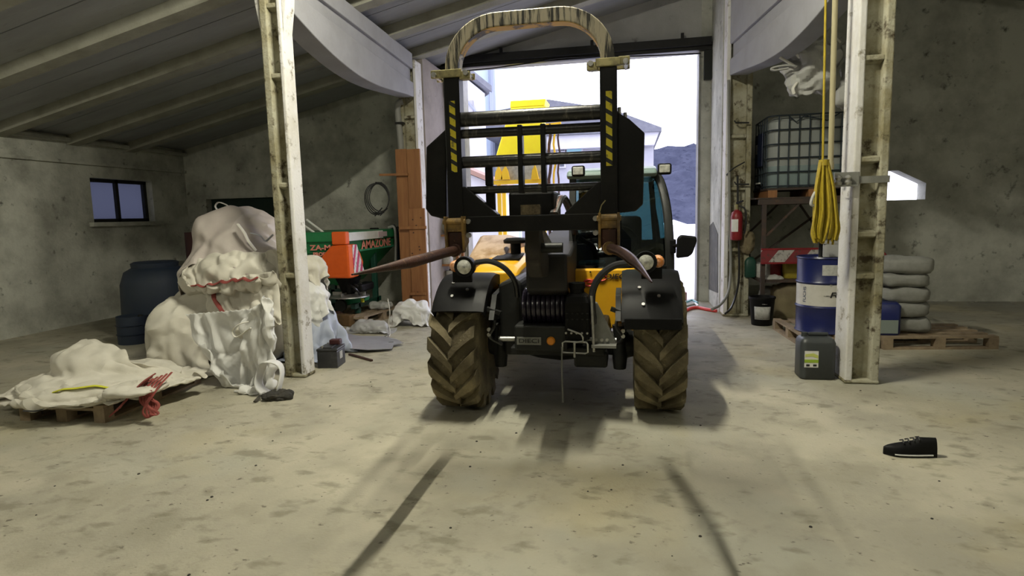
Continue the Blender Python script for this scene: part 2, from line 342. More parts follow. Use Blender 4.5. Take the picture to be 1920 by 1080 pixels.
def blob(c, r, seed=1, e=.75, fold=.07, fs=2.6, zmin=None, rz=0, rx=0, ry=0, nu=44, nv=72, st=(1, 1, 1), fine=.35):
    c = V(c); M = Matrix.Rotation(rz, 3, 'Z') @ Matrix.Rotation(ry, 3, 'Y') @ Matrix.Rotation(rx, 3, 'X'); G = []
    sg = lambda a: math.copysign(abs(a)**e, a)
    for i in range(nu+1):
        ph = -PI/2+PI*i/nu; row = []
        for j in range(nv):
            th = 2*PI*j/nv
            u = V((sg(math.cos(ph))*sg(math.cos(th)), sg(math.cos(ph))*sg(math.sin(th)), sg(math.sin(ph))))
            p = V((u.x*r[0], u.y*r[1], u.z*r[2])); q = V((p.x*st[0], p.y*st[1], p.z*st[2]))
            wq = q*fs+V((nz(q*1.7, seed+9), nz(q*1.7, seed+5), nz(q*1.7, seed+3)))*.5
            d = fold*fold_noise(wq, seed)+fold*fine*fold_noise(wq*2.7, seed+2)
            if i in (0, nu): d = 0
            p = c+M @ (p+u.normalized()*d)
            if zmin is not None and p.z < zmin: p.z = zmin+.002*math.sin(j*1.7)
            row.append(p)
        G.append(row)
    return MB().grid(G, True)
def drape(path, half, seed=1, amp=.05, k=3.0, nu=48, nv=40, crease=.03, curl=0.0):
    # path: centre points, half: half-width vectors; a cloth band with folds running along the path
    C = cat_rom(path, 12); H = cat_rom(half, 12); n = len(C); G = []
    for i in range(n):
        t = (C[min(i+1, n-1)]-C[max(i-1, 0)]).normalized(); nn = t.cross(H[i]).normalized(); row = []
        for j in range(nv+1):
            v = -1+2*j/nv
            p = C[i]+H[i]*v
            q = V((v*H[i].length*2.2, i/n*1.2, seed*3.3))
            d = amp*math.sin(v*k+2.2*nz(V((i/n*2, v, seed)))+seed)+crease*2.2*fold_noise(q*1.6, seed)+crease*fold_noise(q*4, seed+1)-curl*v*v
            row.append(p+nn*d)
        G.append(row)
    return MB().grid(G)
def cloth(P, ells, steps=110, iters=10, grow=.12, gap=.02, seed=1, pin=(), stiff=.9, bend=.10, fric=.6, walls=(), jitter=.012):
    # position based cloth: P is a grid of start points; ells are solid ellipsoids (centre, radii, turn about z); the sheet is a little
    # larger than its start grid so that it wrinkles as it settles
    X = np.array([[tuple(p) for p in r] for r in P], float); nu, nv = X.shape[:2]; rng = np.random.default_rng(seed)
    def rest(di, dj): return np.linalg.norm(X[di:, dj:]-X[:nu-di, :nv-dj], axis=2)*(1+grow)
    cons = []
    def add(di, dj, k, flip=False):
        A = X[:, ::-1] if flip else X
        L = np.linalg.norm(A[di:, dj:]-A[:nu-di, :nv-dj], axis=2)*(1+grow); cons.append((di, dj, k, flip, L))
    add(1, 0, stiff); add(0, 1, stiff); add(1, 1, stiff*.6); add(1, 1, stiff*.6, True); add(2, 0, bend); add(0, 2, bend); add(4, 0, bend*.5); add(0, 4, bend*.5)
    w_ = np.ones((nu, nv, 1))
    for i, j in pin: w_[i, j] = 0
    X = X+rng.normal(0, jitter, X.shape)*w_; O = X.copy(); dt = .018; g = np.array([0, 0, -9.8])*dt*dt
    E_ = [(np.array(c, float), np.array(r, float)+gap, math.cos(a), math.sin(a)) for c, r, a in ells]
    for s in range(steps):
        vel = (X-O)*.965; O = X.copy(); X = X+(vel+g)*w_
        for it in range(iters):
            for di, dj, k, flip, L in cons:
                A = X[:, ::-1] if flip else X; W = w_[:, ::-1] if flip else w_
                for par in ((0, 1) if di+dj < 3 else (0,)):
                    a = A[:nu-di, :nv-dj]; b = A[di:, dj:]; wa = W[:nu-di, :nv-dj]; wb = W[di:, dj:]
                    if di+dj < 3:
                        sl = (slice(par, None, 2), slice(None)) if di else (slice(None), slice(par, None, 2))
                        if di+dj == 2 and di != dj:
                            pass
                        a = a[sl]; b = b[sl]; wa = wa[sl]; wb = wb[sl]; l = L[sl]
                    else: l = L
                    d = b-a; n_ = np.linalg.norm(d, axis=2); q = (n_-l)/np.maximum(n_, 1e-6)
                    if k < .3: q = np.minimum(q, 0)                       # bending pairs only push apart
                    c = (d*q[..., None])*k/np.maximum(wa+wb, 1e-6)*(.5 if di+dj > 1 else 1)
                    a += c*wa; b -= c*wb
            for c, r, cs, sn in E_:
                d = X-c; lx = (d[..., 0]*cs+d[..., 1]*sn)/r[0]; ly = (-d[..., 0]*sn+d[..., 1]*cs)/r[1]; lz = d[..., 2]/r[2]
                m_ = np.sqrt(lx*lx+ly*ly+lz*lz); ins = (m_ < 1)[..., None]*w_
                f_ = 1/np.maximum(m_, .2)
                hit = np.stack([(lx*cs*r[0]-ly*sn*r[1])*f_, (lx*sn*r[0]+ly*cs*r[1])*f_, lz*r[2]*f_], 2)+c
                X = X+(hit-X)*ins; O = O+(X-O)*ins*fric
            for ax, sg, val in walls: X[..., ax] = np.where(sg*(X[..., ax]-val) < 0, val, X[..., ax])
            lo = X[..., 2] < .008; X[..., 2] = np.maximum(X[..., 2], .008); O = np.where(lo[..., None], O+(X-O)*fric, O)
    return [[V(p) for p in r] for r in X]
def hang_grid(top, drop, nu, nv):                                         # top edge curve and offsets of the rows below it
    T = cat_rom(top, 12); n = len(T)-1; D = [V(d) for d in drop]; out = []
    for i in range(nu+1):
        q = i/nu*(len(D)-1); k = min(int(q), len(D)-2); off = lerp(D[k], D[k+1], q-k)
        out.append([lerp(T[min(n-1, int(j/nv*n))], T[min(n-1, int(j/nv*n))+1], j/nv*n-min(n-1, int(j/nv*n)))+off for j in range(nv+1)])
    return out
def crumple(G, amp=.03, sc=3.2, seed=1):                                  # creases and puckers along the normals of a settled sheet
    nu, nv = len(G), len(G[0]); out = []
    for i in range(nu):
        row = []
        for j in range(nv):
            a = G[min(i+1, nu-1)][j]-G[max(i-1, 0)][j]; b = G[i][min(j+1, nv-1)]-G[i][max(j-1, 0)]; n = b.cross(a)
            n = n.normalized() if n.length > 1e-9 else V((0, 0, 1))
            p = G[i][j]; q = p*sc+V((nz(p*sc*.8, seed+3), nz(p*sc*.8, seed+5), nz(p*sc*.8, seed+7)))*.7
            r1 = max(0, 1-abs(nz(q, seed))*3.0)**2; r2 = max(0, 1-abs(nz(q*1.9, seed+2))*2.6)**2; r3 = max(0, 1-abs(nz(q*V((1, 1, .45)) if False else V((q.x*1.3, q.y*1.3, q.z*.6)), seed+4))*3)**2
            row.append(p+n*amp*(1.1*r1-.7*r2+.9*r3+1.3*nz(q*.6, seed+6)))
        out.append(row)
    for r in out:
        for p in r: p.z = max(p.z, .008)
    return out
def quad(TL, TR, BR, BL, nu, nv, bulge=0):                                # flat patch between four corners
    return [[lerp(lerp(TL, TR, j/nv), lerp(BL, BR, j/nv), i/nu)+V((0, -bulge*math.sin(PI*i/nu)*math.sin(PI*j/nv), 0)) for j in range(nv+1)] for i in range(nu+1)]

# ================================================================== SETTING
LW, RW, BW, FRW = -8.87, 7.6, 11.0, -7.0                                   # left, right, back and front wall planes
RX, SL = 2.05, .2237                                                      # ridge and slope
def roofz(x): return 5.50-SL*abs(x-RX)+.02
fl = MB().bx(LW-.3, RW+.3, FRW-.3, BW+.3, -.2, 0).build('floor', M_floor); struct(fl)
# roof: a slope of slabs on each side, concrete rafters below
RAFT = [-5.0, -2.6, -.2, 1.2, 2.4, 3.6, 4.8, 6.05, 7.3, 8.5, 9.65]
def slope(x0, x1, nm, lab):
    c = MB().prism([(x0, roofz(x0)), (x1, roofz(x1)), (x1, roofz(x1)+.15), (x0, roofz(x0)+.15)], 'y', FRW-.3, BW+.3).build(nm, M_slab); struct(c); c['label'] = lab
    for y in RAFT:
        MB().prism([(x0, roofz(x0)-.17), (x1, roofz(x1)-.17), (x1, roofz(x1)+.01), (x0, roofz(x0)+.01)], 'y', y-.10, y+.10).build('rafter', M_rafter, c)
    for i in range(len(RAFT)-1):                                          # slabs between the rafters, two boards each
        a, b = RAFT[i]+.10, RAFT[i+1]-.10
        for k in range(2):
            u0 = lerp(a, b, k/2)+.008; u1 = lerp(a, b, (k+1)/2)-.008
            MB().prism([(x0, roofz(x0)-.025), (x1, roofz(x1)-.025), (x1, roofz(x1)+.01), (x0, roofz(x0)+.01)], 'y', u0, u1).build('roof_slab', M_slab, c)
    return c
slope(LW-.3, RX, 'ceiling', 'grey roof slope with beige rafters over the left aisle')
slope(RX, RW+.3, 'ceiling', 'grey roof slope with beige rafters over the right aisle')
# back wall with the tall doorway, a niche on the left and an opening far right
DX0, DX1, DZ = -2.98, 1.22, 4.28
nx0, nx1, nz0, nz1 = WY(386, 372, BW).x, WY(512, 370, BW).x, 1.45, 2.08
ox0, ox1, oz0, oz1 = 4.05, 4.75, 1.68, 2.16
mb = MB(); T = BW+.3
mb.prism([(LW-.3, 0), (nx0, 0), (nx0, 3.9), (nx0, roofz(nx0)+.1), (LW-.3, roofz(LW-.3)+.1)], 'y', BW, T)
mb.prism([(nx0, 0), (nx1, 0), (nx1, nz0), (nx0, nz0)], 'y', BW, T)
mb.prism([(nx0, nz1), (nx1, nz1), (nx1, roofz(nx1)+.1), (nx0, roofz(nx0)+.1)], 'y', BW, T)
mb.prism([(nx1, 0), (DX0, 0), (DX0, roofz(DX0)+.1), (nx1, roofz(nx1)+.1)], 'y', BW, T)
mb.bx(nx0-.05, nx1+.05, T, T+.05, nz0-.1, nz1+.1)
wl = mb.build('wall_back_left', M_wall_dark); struct(wl)
wn = MB().bx(nx0, nx1, BW+.16, BW+.24, nz0, nz1).build('window_niche', mat('dark_green_shutter', (.012, .03, .022), .8), wl)
mb = MB().prism([(DX0, DZ), (DX1, DZ), (DX1, roofz(DX1)+.1), (DX0, roofz(DX0)+.1)], 'y', BW, T)
struct(mb.build('wall_back_gable', M_gable))
mb = MB().prism([(DX1, 0), (ox0, 0), (ox0, roofz(ox0)+.1), (RX, roofz(RX)+.1), (DX1, roofz(DX1)+.1)], 'y', BW, T)
mb.prism([(ox0, 0), (ox1, 0), (ox1, oz0), (ox0, oz0)], 'y', BW, T)
mb.prism([(ox0, oz1), (ox0+.28, oz1), (ox1, oz1-.22), (ox1, roofz(ox1)+.1), (ox0, roofz(ox0)+.1)], 'y', BW, T)
mb.prism([(ox1, 0), (RW+.3, 0), (RW+.3, roofz(RW+.3)+.1), (ox1, roofz(ox1)+.1)], 'y', BW, T)
struct(mb.build('wall_back_right', M_wall))
# left wall with its window
wy0, wy1, wz0, wz1 = 8.75, 10.1, 1.66, 2.41
mb = MB(); zt = roofz(LW)+.12
mb.bx(LW-.3, LW, FRW, wy0, 0, zt).bx(LW-.3, LW, wy1, BW, 0, zt).bx(LW-.3, LW, wy0, wy1, 0, wz0).bx(LW-.3, LW, wy0, wy1, wz1, zt)
wl = mb.build('wall_left', M_wall_dark); struct(wl)
for z, h, d in ((2.98, .06, .10), (2.64, .05, .05)):
    MB().bx(LW, LW+d, FRW, BW, z-h/2, z+h/2).build('wall_ledge', M_wall_dark, wl)
wd = MB().bx(LW-.22, LW-.20, wy0, wy1, wz0, wz1).build('window_1', M_pane); struct(wd)
for a in ((wy0, wy0+.07, wz0, wz1), (wy1-.07, wy1, wz0, wz1), (wy0, wy1, wz0, wz0+.06), (wy0, wy1, wz1-.06, wz1), ((wy0+wy1)/2-.03, (wy0+wy1)/2+.03, wz0, wz1)):
    MB().bx(LW-.19, LW-.13, *a).build('window_frame', M_dark_grey, wd)
MB().bx(LW-.3, LW+.09, wy0-.1, wy1+.1, wz0-.07, wz0).build('window_sill', M_wall_dark, wd)
struct(MB().bx(RW, RW+.3, FRW, BW, 0, roofz(RW)+.12).build('wall_right', M_wall_dark))
mb = MB().prism([(LW-.3, 0), (RW+.3, 0), (RW+.3, roofz(RW+.3)+.1), (RX, roofz(RX)+.1), (LW-.3, roofz(LW-.3)+.1)], 'y', FRW-.3, FRW)
struct(mb.build('wall_front', M_wall_dark))
# doorway: dark steel track over the opening, edge trims
dr = MB().bx(DX0-.45, DX1+.3, BW-.09, BW-.002, DZ-.02, DZ+.10).build('door_1', M_black_steel); struct(dr)
MB().bx(DX0-.45, DX1+.15, BW-.17, BW-.09, DZ+.04, DZ+.17).build('door_track', M_black_steel, dr)
MB().bx(DX1-.035, DX1, BW-.02, T+.02, 0, DZ-.02).build('door_edge_strip', M_grey_paint, dr)
MB().bx(DX0, DX0+.035, BW-.02, T+.02, 0, DZ-.02).build('door_edge_strip', M_grey_paint, dr)
for x in (-2.2, -.6, .9): MB().box((x, BW-.13, DZ+.20), (.05, .06, .12)).build('track_bracket', M_black_steel, dr)
MB().bx(DX0-.42, DX0-.13, BW-.14, BW-.02, 3.75, 4.3).build('shutter_gear_box', M_dark, dr)
MB().bx(DX1+.04, DX1+.34, BW-.10, BW-.02, 3.78, 4.25).build('shutter_gear_box', M_dark, dr)
# dark damp stain where the jamb plaster has come away: a recess patch of bare render
M_bare = mat('bare_dark_render', (.075, .075, .07), .9, 0, (.13, .125, .11), 5, .45, .65)

# ------------------------------------------------------------------ concrete posts
def post(x0, x1, y0, y1, ztop, label, ribs, flare=0):
    t = thing('concrete_post', label, 'post', ((x0+x1)/2, (y0+y1)/2, 0), None)
    wx = x1-x0; fl_ = .055; fr = (y0+.115)                                 # H-section: two flanges and a recessed web
    fa, fb = (.075, .045) if x0 < 0 else (.06, .07)
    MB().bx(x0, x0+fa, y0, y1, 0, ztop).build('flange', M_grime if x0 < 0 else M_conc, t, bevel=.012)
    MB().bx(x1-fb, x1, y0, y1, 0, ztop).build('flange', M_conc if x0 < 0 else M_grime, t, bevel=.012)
    MB().bx(x0+fa-.01, x1-fb+.01, y0+.09, y1-.07, 0, ztop).build('web', M_grime, t)
    for z in ribs:
        MB().prism([(y0+.01, z-.02), (y0+.01, z+.02), (y0+.11, z+.045), (y0+.11, z-.045)], 'x', x0+fa, x1-fb).build('stiffener_rib', M_grime, t, bevel=.006)
    MB().bx(x0-.008, x1+.008, y0-.008, y1+.008, 0, .04).build('footing', M_grime, t, bevel=.02)
    if flare:
        s_ = 1 if flare > 0 else -1
        for sd in (-1, 1):
            xa = x0 if sd < 0 else x1
            MB().prism([(xa, ztop-.75), (xa+sd*.05, ztop-.45), (xa+sd*.10, ztop), (xa, ztop)], 'y', y0+.02, y1-.02).build('bracket', M_conc, t, bevel=.01)
    return t
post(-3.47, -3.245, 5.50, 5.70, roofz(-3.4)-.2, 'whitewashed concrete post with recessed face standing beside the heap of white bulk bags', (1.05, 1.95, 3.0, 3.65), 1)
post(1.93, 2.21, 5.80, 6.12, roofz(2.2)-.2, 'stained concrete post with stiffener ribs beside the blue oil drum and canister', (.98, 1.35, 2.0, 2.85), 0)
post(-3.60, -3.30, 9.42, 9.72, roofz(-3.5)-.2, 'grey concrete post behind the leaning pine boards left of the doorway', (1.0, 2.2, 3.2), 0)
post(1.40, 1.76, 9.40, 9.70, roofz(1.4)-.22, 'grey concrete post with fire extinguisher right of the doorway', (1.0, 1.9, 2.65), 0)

for x0, x1, lab in ((-3.62, -3.28, 'pinkish grey pilaster between the back post and the left door jamb'), (1.39, 1.77, 'grey plastered pilaster between the back post and the right door jamb')):
    q = MB().bx(x0, x1, 9.73, BW+.01, 0, roofz(x0)-.05).build('pilaster', M_pilaster if x0 < 0 else M_wall); struct(q); q['label'] = lab
    if x0 > 0: MB().prism([(9.85, .30), (10.95, .22), (10.95, 1.32), (10.5, 1.40), (9.95, 1.22)], 'x', x0-.008, x0+.01).build('bare_render_patch', M_bare, q)
def long_beam(P0, P1, label):
    # bulged bottom flange, recessed web, top flange up to the roof; runs from the near post to the far one
    P0, P1 = V(P0), V(P1); d = (P1-P0); Ln = d.length; t = d.normalized(); n = V((t.y, -t.x, 0))
    th = thing('concrete_beam', label, 'beam', (P0.x, P0.y, 3.3))
    bot = [(0, 3.64), (.1, 3.545), (.2, 3.465), (.32, 3.40), (.45, 3.365), (.6, 3.375), (.75, 3.42), (.9, 3.475), (1, 3.50)]
    def sect(u, half, z0, z1): c = P0+t*Ln*u; return [V((c.x-n.x*half, c.y-n.y*half, z0)), V((c.x+n.x*half, c.y+n.y*half, z0)), V((c.x+n.x*half, c.y+n.y*half, z1)), V((c.x-n.x*half, c.y-n.y*half, z1))]
    cr = cat_rom([(a, b, 0) for a, b in bot], 4)
    MB().hull_sweep([sect(p.x, .13, p.y, lerp(3.83, 3.72, p.x)) for p in cr]).build('bottom_flange', M_conc_beam, th, bevel=.01)
    MB().hull_sweep([sect(u, .085, lerp(3.80, 3.70, u), 4.02) for u in (0, 1)]).build('web', M_conc_beam, th)
    zr = min(roofz(P0.x), roofz(P1.x))+(.1 if P0.x > 0 else 0)
    MB().hull_sweep([sect(u, .13, lerp(3.98, 3.93, u), zr-.12) for u in (0, 1)]).build('top_flange', M_conc_beam, th, bevel=.01)
long_beam((-3.36, 5.69, 0), (-3.46, 9.40, 0), 'white concrete beam with bulged underside from the bag-heap post towards the doorway')
long_beam((2.05, 6.14, 0), (1.56, 9.38, 0), 'white concrete beam with bulged underside above the caged water tank')

# ------------------------------------------------------------------ ceiling lamps
for i, (loc, inten, ax, ln) in enumerate(LAMPS):
    t = thing('fluorescent_lamp', ['bare fluorescent tube lamp hanging above the telehandler fork frame', 'bare fluorescent tube lamp hanging in the middle near the front wall', 'added fluorescent tube fill lamp out of view in the left aisle', 'added fluorescent tube fill lamp out of view in the right aisle'][i], 'lamp', loc)
    c = V(loc); d = V((0, 1, 0)) if ax == 'y' else V((1, 0, 0)); r_ = .016
    MB().beam(c-d*(ln/2+.05)+V((0, 0, .055)), c+d*(ln/2+.05)+V((0, 0, .055)), .06, .05).build('lamp_housing', M_white, t, bevel=.008)
    MB().cyl(c-d*ln/2, c+d*ln/2, r_, n=10).build('tube', emis('lit_tube_%d' % i, LAMP_COL, inten/(2*r_*ln)), t, True)
    for s_ in (-1, 1):
        MB().box(c+d*s_*(ln/2+.02), (.03, .03, .07)).build('tube_socket', M_white, t)
        h = c+d*s_*.5; MB().cyl(h+V((0, 0, .07)), V((h.x, h.y, roofz(h.x)-.01)), .006, n=6).build('hanger', M_steel, t)

# ================================================================== OUTSIDE
struct(MB().bx(-40, 60, BW+.3, 75, -.22, -.02).build('yard_ground', M_yard))
# white gabled house on the left with overhanging eave
hY = 22.0
e0, e1 = WY(868, 122, hY), WY(922, 166, hY)
t = thing('white_house', 'white gabled house with grey eave and downpipe seen left through the doorway', 'house', (e0.x-3, hY, 0))
cx = WY(914, 180, hY).x
sl_ = (e1.z-e0.z)/(e1.x-e0.x)
xw = cx-8
def skew(poly, y0, y1): return MB().hull_sweep([[V((x-(y-hY)*.55, y, z)) for x, z in poly] for y in (y0, y1)])
skew([(xw, 0), (cx, 0), (cx, e1.z-.1), (xw, e1.z-.1-sl_*(cx-xw))], hY+.3, hY+8).build('wall', M_out_white, t)
skew([(e1.x, e1.z-.12), (e1.x, e1.z+.1), (xw, e1.z+.1-sl_*(e1.x-xw)), (xw, e1.z-.12-sl_*(e1.x-xw))], hY, hY+8.2).build('roof', M_roof_dark, t)
MB().cyl((cx+.12, hY+.1, e1.z-.1), (cx+.12, hY+.1, e1.z-.9), .07, n=8).build('downpipe', M_pipe_out, t)
wp = WY(874, 210, hY); MB().bx(wp.x-.25, wp.x+.2, hY+.24, hY+.32, wp.z-.3, wp.z+.45).build('window', M_out_grey, t)
MB().tube([WY(868, 185, hY+.2), WY(880, 195, hY+.2), WY(893, 210, hY+.2)], .03, 6).build('wall_cable', M_pipe_out, t)
a, b, c = WY(868, 322, 16), WY(905, 345, 16), WY(905, 470, 16)
t2 = thing('lean_to_shed', 'low white lean-to with brown roof edge in front of the white house', 'shed', (a.x-1, 16, 0))
MB().prism([(a.x-3, 0), (b.x+.6, 0), (b.x+.6, b.z-.15), (a.x-3, a.z+1.3)], 'y', 16.1, 18).build('wall', M_out_white, t2)
MB().prism([(b.x+.75, b.z-.2), (b.x+.75, b.z-.08), (a.x-3, a.z+1.5), (a.x-3, a.z+1.35)], 'y', 15.9, 18.1).build('roof', mat('brown_tile_roof', (.25, .15, .12), .8), t2)
p0, p1 = WY(925, 112, 24), WY(926, 345, 24)
t3 = thing('pale_house', 'taller pale blue house wall with grey downpipe behind the white house', 'house', (p0.x-2, 32, 0))
MB().bx(p0.x*33/24-9, p0.x*33/24+.05, 33, 40, 0, p0.z*1.45).build('wall', mat('pale_blue_render', (.42, .50, .60), .85), t3)
MB().cyl((p0.x*33/24-.1, 32.85, 0), (p0.x*33/24-.1, 32.85, p0.z*1.45), .16, n=8).build('downpipe', M_pipe_out, t3)
# grey house on the right with low roof
gY = 30.0
rc = WY(1226, 262, gY); ev = WY(1240, 243, gY); rg = WY(1030, 193, gY); lc = WY(1030, 300, gY)
t = thing('grey_house', 'grey rendered house with low dark roof and teal shutter seen through the fork frame', 'house', ((lc.x+rc.x)/2, gY+3, 0))
MB().bx(lc.x-1.5, rc.x, gY+.3, gY+8, 0, rc.z+.3).build('wall', M_out_grey, t)
MB().prism([(ev.x, ev.z-.12), (ev.x, ev.z+.05), (WY(1150, 205, gY).x, WY(1150, 208, gY).z), (rg.x, rg.z+.1), (rg.x-3.2, rg.z-.4), (rg.x-3.2, ev.z)], 'y', gY-.4, gY+8.4).build('roof', M_roof_dark, t)
MB().prism([(ev.x-.1, ev.z-.1), (rc.x+.02, rc.z-.25), (lc.x-1.5, rc.z-.25), (lc.x-1.5, ev.z-.05)], 'y', gY-.2, gY+.4).build('cornice', M_out_white, t)
for (px0, py0, px1, py1, m_, nm) in ((1063, 263, 1090, 284, M_teal, 'teal shuttered window'), (1047, 269, 1059, 283, M_darkwin, 'small dark window'), (1050, 302, 1058, 312, M_darkwin, 'small dark window')):
    q0, q1 = WY(px0, py0, gY+.28), WY(px1, py1, gY+.28)
    fr_ = MB().bx(q0.x-.08, q1.x+.08, gY+.2, gY+.34, q1.z-.08, q0.z+.08).build('window', M_out_white, t)
    MB().bx(q0.x, q1.x, gY+.15, gY+.22, q1.z, q0.z).build('pane', m_, fr_)
# tv aerial on a pole behind the house
ap = WY(1020, 128, 34); ab = WY(1027, 235, 34)
t = thing('tv_aerial', 'thin television aerial on a pole above the grey house', 'aerial', (ap.x*39/34, 39, ab.z))
ap = WY(1020, 128, 39)
MB().cyl((ap.x+.1, 39, -.02), (ap.x+.1, 39, ap.z+.7), .035, n=6).build('pole', M_aerial, t)
MB().cyl((ap.x-.8, 39, ap.z+.17), (ap.x+.4, 39, ap.z-.17), .025, n=6).build('boom', M_aerial, t)
for k in range(5): MB().cyl((ap.x-.65+.22*k, 38.9, ap.z-.1-.05*k), (ap.x-.65+.22*k, 39.1, ap.z+.4-.05*k), .015, n=5).build('element', M_aerial, t)
# wooded hillside
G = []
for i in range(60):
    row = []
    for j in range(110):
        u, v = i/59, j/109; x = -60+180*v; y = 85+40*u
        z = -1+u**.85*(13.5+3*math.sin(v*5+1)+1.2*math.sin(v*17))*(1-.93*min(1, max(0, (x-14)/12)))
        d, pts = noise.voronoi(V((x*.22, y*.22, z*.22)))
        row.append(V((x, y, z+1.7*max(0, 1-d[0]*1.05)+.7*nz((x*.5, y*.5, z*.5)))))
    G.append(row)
hl = MB().grid(G).build('wooded_hill', M_hill, smooth=True); hl['kind'] = 'stuff'; hl['label'] = 'wooded hillside with blue haze painted into its colour seen beyond the doorway'; hl['category'] = 'woodland'
# yellow machine hopper standing in the yard
hy = 12.6
def H(px, py, dy=0): return WY(px, py, hy+dy)
t = thing('machine_hopper', 'bright yellow tapered machine hopper standing outside behind the fork frame', 'hopper', (H(985, 300).x, hy+.4, 0))
a0, a1, b0, b1 = H(929, 295), H(1016, 292), H(950, 224), H(1016, 220)
dz = .5
def slab4(a0, a1, b1, b0, d0, d1): return MB().hull_sweep([[a0, a1, a1+V((0, d0, 0)), a0+V((0, d0, 0))], [b0, b1, b1+V((0, d1, 0)), b0+V((0, d1, 0))]])
slab4(a0, a1, b1, b0, .8, .6).build('hopper_body', M_yellow_out, t, bevel=.02)
slab4(b0, b1, H(1018, 198), H(958, 202), .6, .55).build('upper_body', M_yellow_out, t, bevel=.02)
slab4(H(956, 202), H(1021, 198), H(1023, 185), H(957, 189), .6, .7).build('top_lip', M_yellow_out, t, bevel=.015)
slab4(H(930, 344), H(1018, 340), a1, a0, .7, .8).build('chute', M_steel, t)
for xs in ((930, 945), (942, 958), (998, 1012)):
    MB().prism([(H(xs[0], 338).x, H(xs[0], 338).z), (H(xs[1], 337).x, H(xs[1], 337).z), (H(xs[1]-3, 322).x, H(xs[1], 322).z), (H((xs[0]+xs[1])/2, 312).x, H(950, 312).z), (H(xs[0]+2, 322).x, H(950, 322).z)], 'y', hy-.16, hy-.08).build('hook_bracket', M_yel_out2, t)
MB().bx(H(928, 340).x, H(1018, 340).x, hy-.14, hy-.02, H(970, 345).z, H(970, 338).z).build('hook_rail', M_yel_out2, t)
zb = H(970, 345).z
for x in (H(934, 340).x, H(1012, 340).x):
    for yy in (.1, .6): MB().bx(x-.04, x+.04, hy+yy-.04, hy+yy+.04, 0, zb).build('leg', M_yel_out2, t)
for k, px in enumerate((1031, 1040, 1048)):
    q = [H(px+2*math.sin(i*1.3+k), 232+i*13, .1) for i in range(9)]; q.append(V((q[-1].x, q[-1].y, .0)))
    MB().tube(q, .022 if k else .035, 6).build('chain_hose', M_rust if k != 1 else M_yel_out2, t)

MB().beam(H(1012, 236, .1), H(1052, 231, .1), .05, .05).build('hose_arm', M_yel_out2, t)
# cable hanging across the doorway
q = cat_rom([WY(868, 133, 10.8), WY(930, 127, 10.8), WY(1000, 117, 10.8), WY(1045, 109, 10.8), WY(1110, 106, 10.8), WY(1200, 105, 10.8), WY(1314, 100, 10.8)], 4)
tag(MB().tube(q, .011, 6).build('door_cable', M_black_pl), 'thin dark cable slung across the top of the doorway', 'cable')

# ================================================================== TELEHANDLER
TX = -.565
TH = thing('telehandler', 'yellow and black telehandler with a raised bale fork frame standing in the doorway', 'telehandler', (TX, 6.2, 0))
# --- wheels
def wheel(x0, x1, ay, R, inner, parent):
    wdt = x1-x0; xm = (x0+x1)/2; c = R-.045
    prof = [(.27, 0), (.30, -.005), (R*.72, -.012), (c-.05, .0), (c-.012, .035), (c, .08), (c+.006, wdt/2), (c, wdt-.08), (c-.012, wdt-.035), (c-.05, wdt), (R*.72, wdt+.012), (.30, wdt+.005), (.27, wdt)]
    m = MB().lathe(prof, (x0, ay, R), 'x', 56)
    nl = 16
    def pt(r, a, x): return V((x, ay-r*math.cos(a), R+r*math.sin(a)))     # a = 0 faces the camera, grows upwards
    for side in (-1, 1):
        for k in range(nl):
            a0 = 2*PI*k/nl+(PI/nl if side > 0 else 0)
            secs = []
            for u in (0, .3, .62, .88, 1.0):
                x = xm+side*lerp(-.012, wdt/2+.004, u); a = a0+lerp(-.17, .21, u**.85)
                h = R+.004 if u < .9 else R-.02
                hw = lerp(.030, .050, u)/R
                rb = c-.02 if u < .9 else c-.06
                secs.append([pt(rb, a-hw*1.3, x), pt(h, a-hw, x), pt(h, a+hw, x), pt(rb, a+hw*1.3, x)])
            # shoulder drop down the sidewall
            xs = xm+side*(wdt/2+.008); a = a0+.24; hw = .06/R
            secs.append([pt(c-.13, a-hw, xs-side*.02), pt(c-.09, a-hw, xs), pt(c-.09, a+hw, xs), pt(c-.13, a+hw, xs-side*.02)])
            m.hull_sweep(secs)
    ty = m.build('wheel', M_tyre, parent, smooth=True)
    r = MB().lathe([(.275, .02), (.285, .0), (.26, .03), (.24, .10), (.10, .12), (.10, .16), (.0, .17)] if inner < 0 else [(.275, wdt-.02), (.285, wdt), (.26, wdt-.03), (.24, wdt-.10), (.10, wdt-.12), (.10, wdt-.16), (0, wdt-.17)], (x0, ay, R), 'x', 32)
    r.build('rim', M_yellow, ty, True)
    r = MB().lathe([(.275, wdt-.02), (.285, wdt), (.25, wdt-.03), (.22, wdt-.09), (.12, wdt-.09), (0, wdt-.09)] if inner < 0 else [(.275, .02), (.285, 0), (.25, .03), (.22, .09), (.12, .09), (0, .09)], (x0, ay, R), 'x', 32)
    r.build('rim', M_yellow, ty, True)
    for k in range(8):
        q = 2*PI*k/8; xx = x0+wdt-.09 if inner < 0 else x0+.09
    return ty
AY, R_ = 4.97, .525
wheel(-1.53, -1.165, AY-.10, R_, 1, TH); wheel(.05, .425, AY, R_, -1, TH)
wheel(-1.60, -1.185, 7.55, R_, 1, TH); wheel(.055, .47, 7.55, R_, -1, TH)
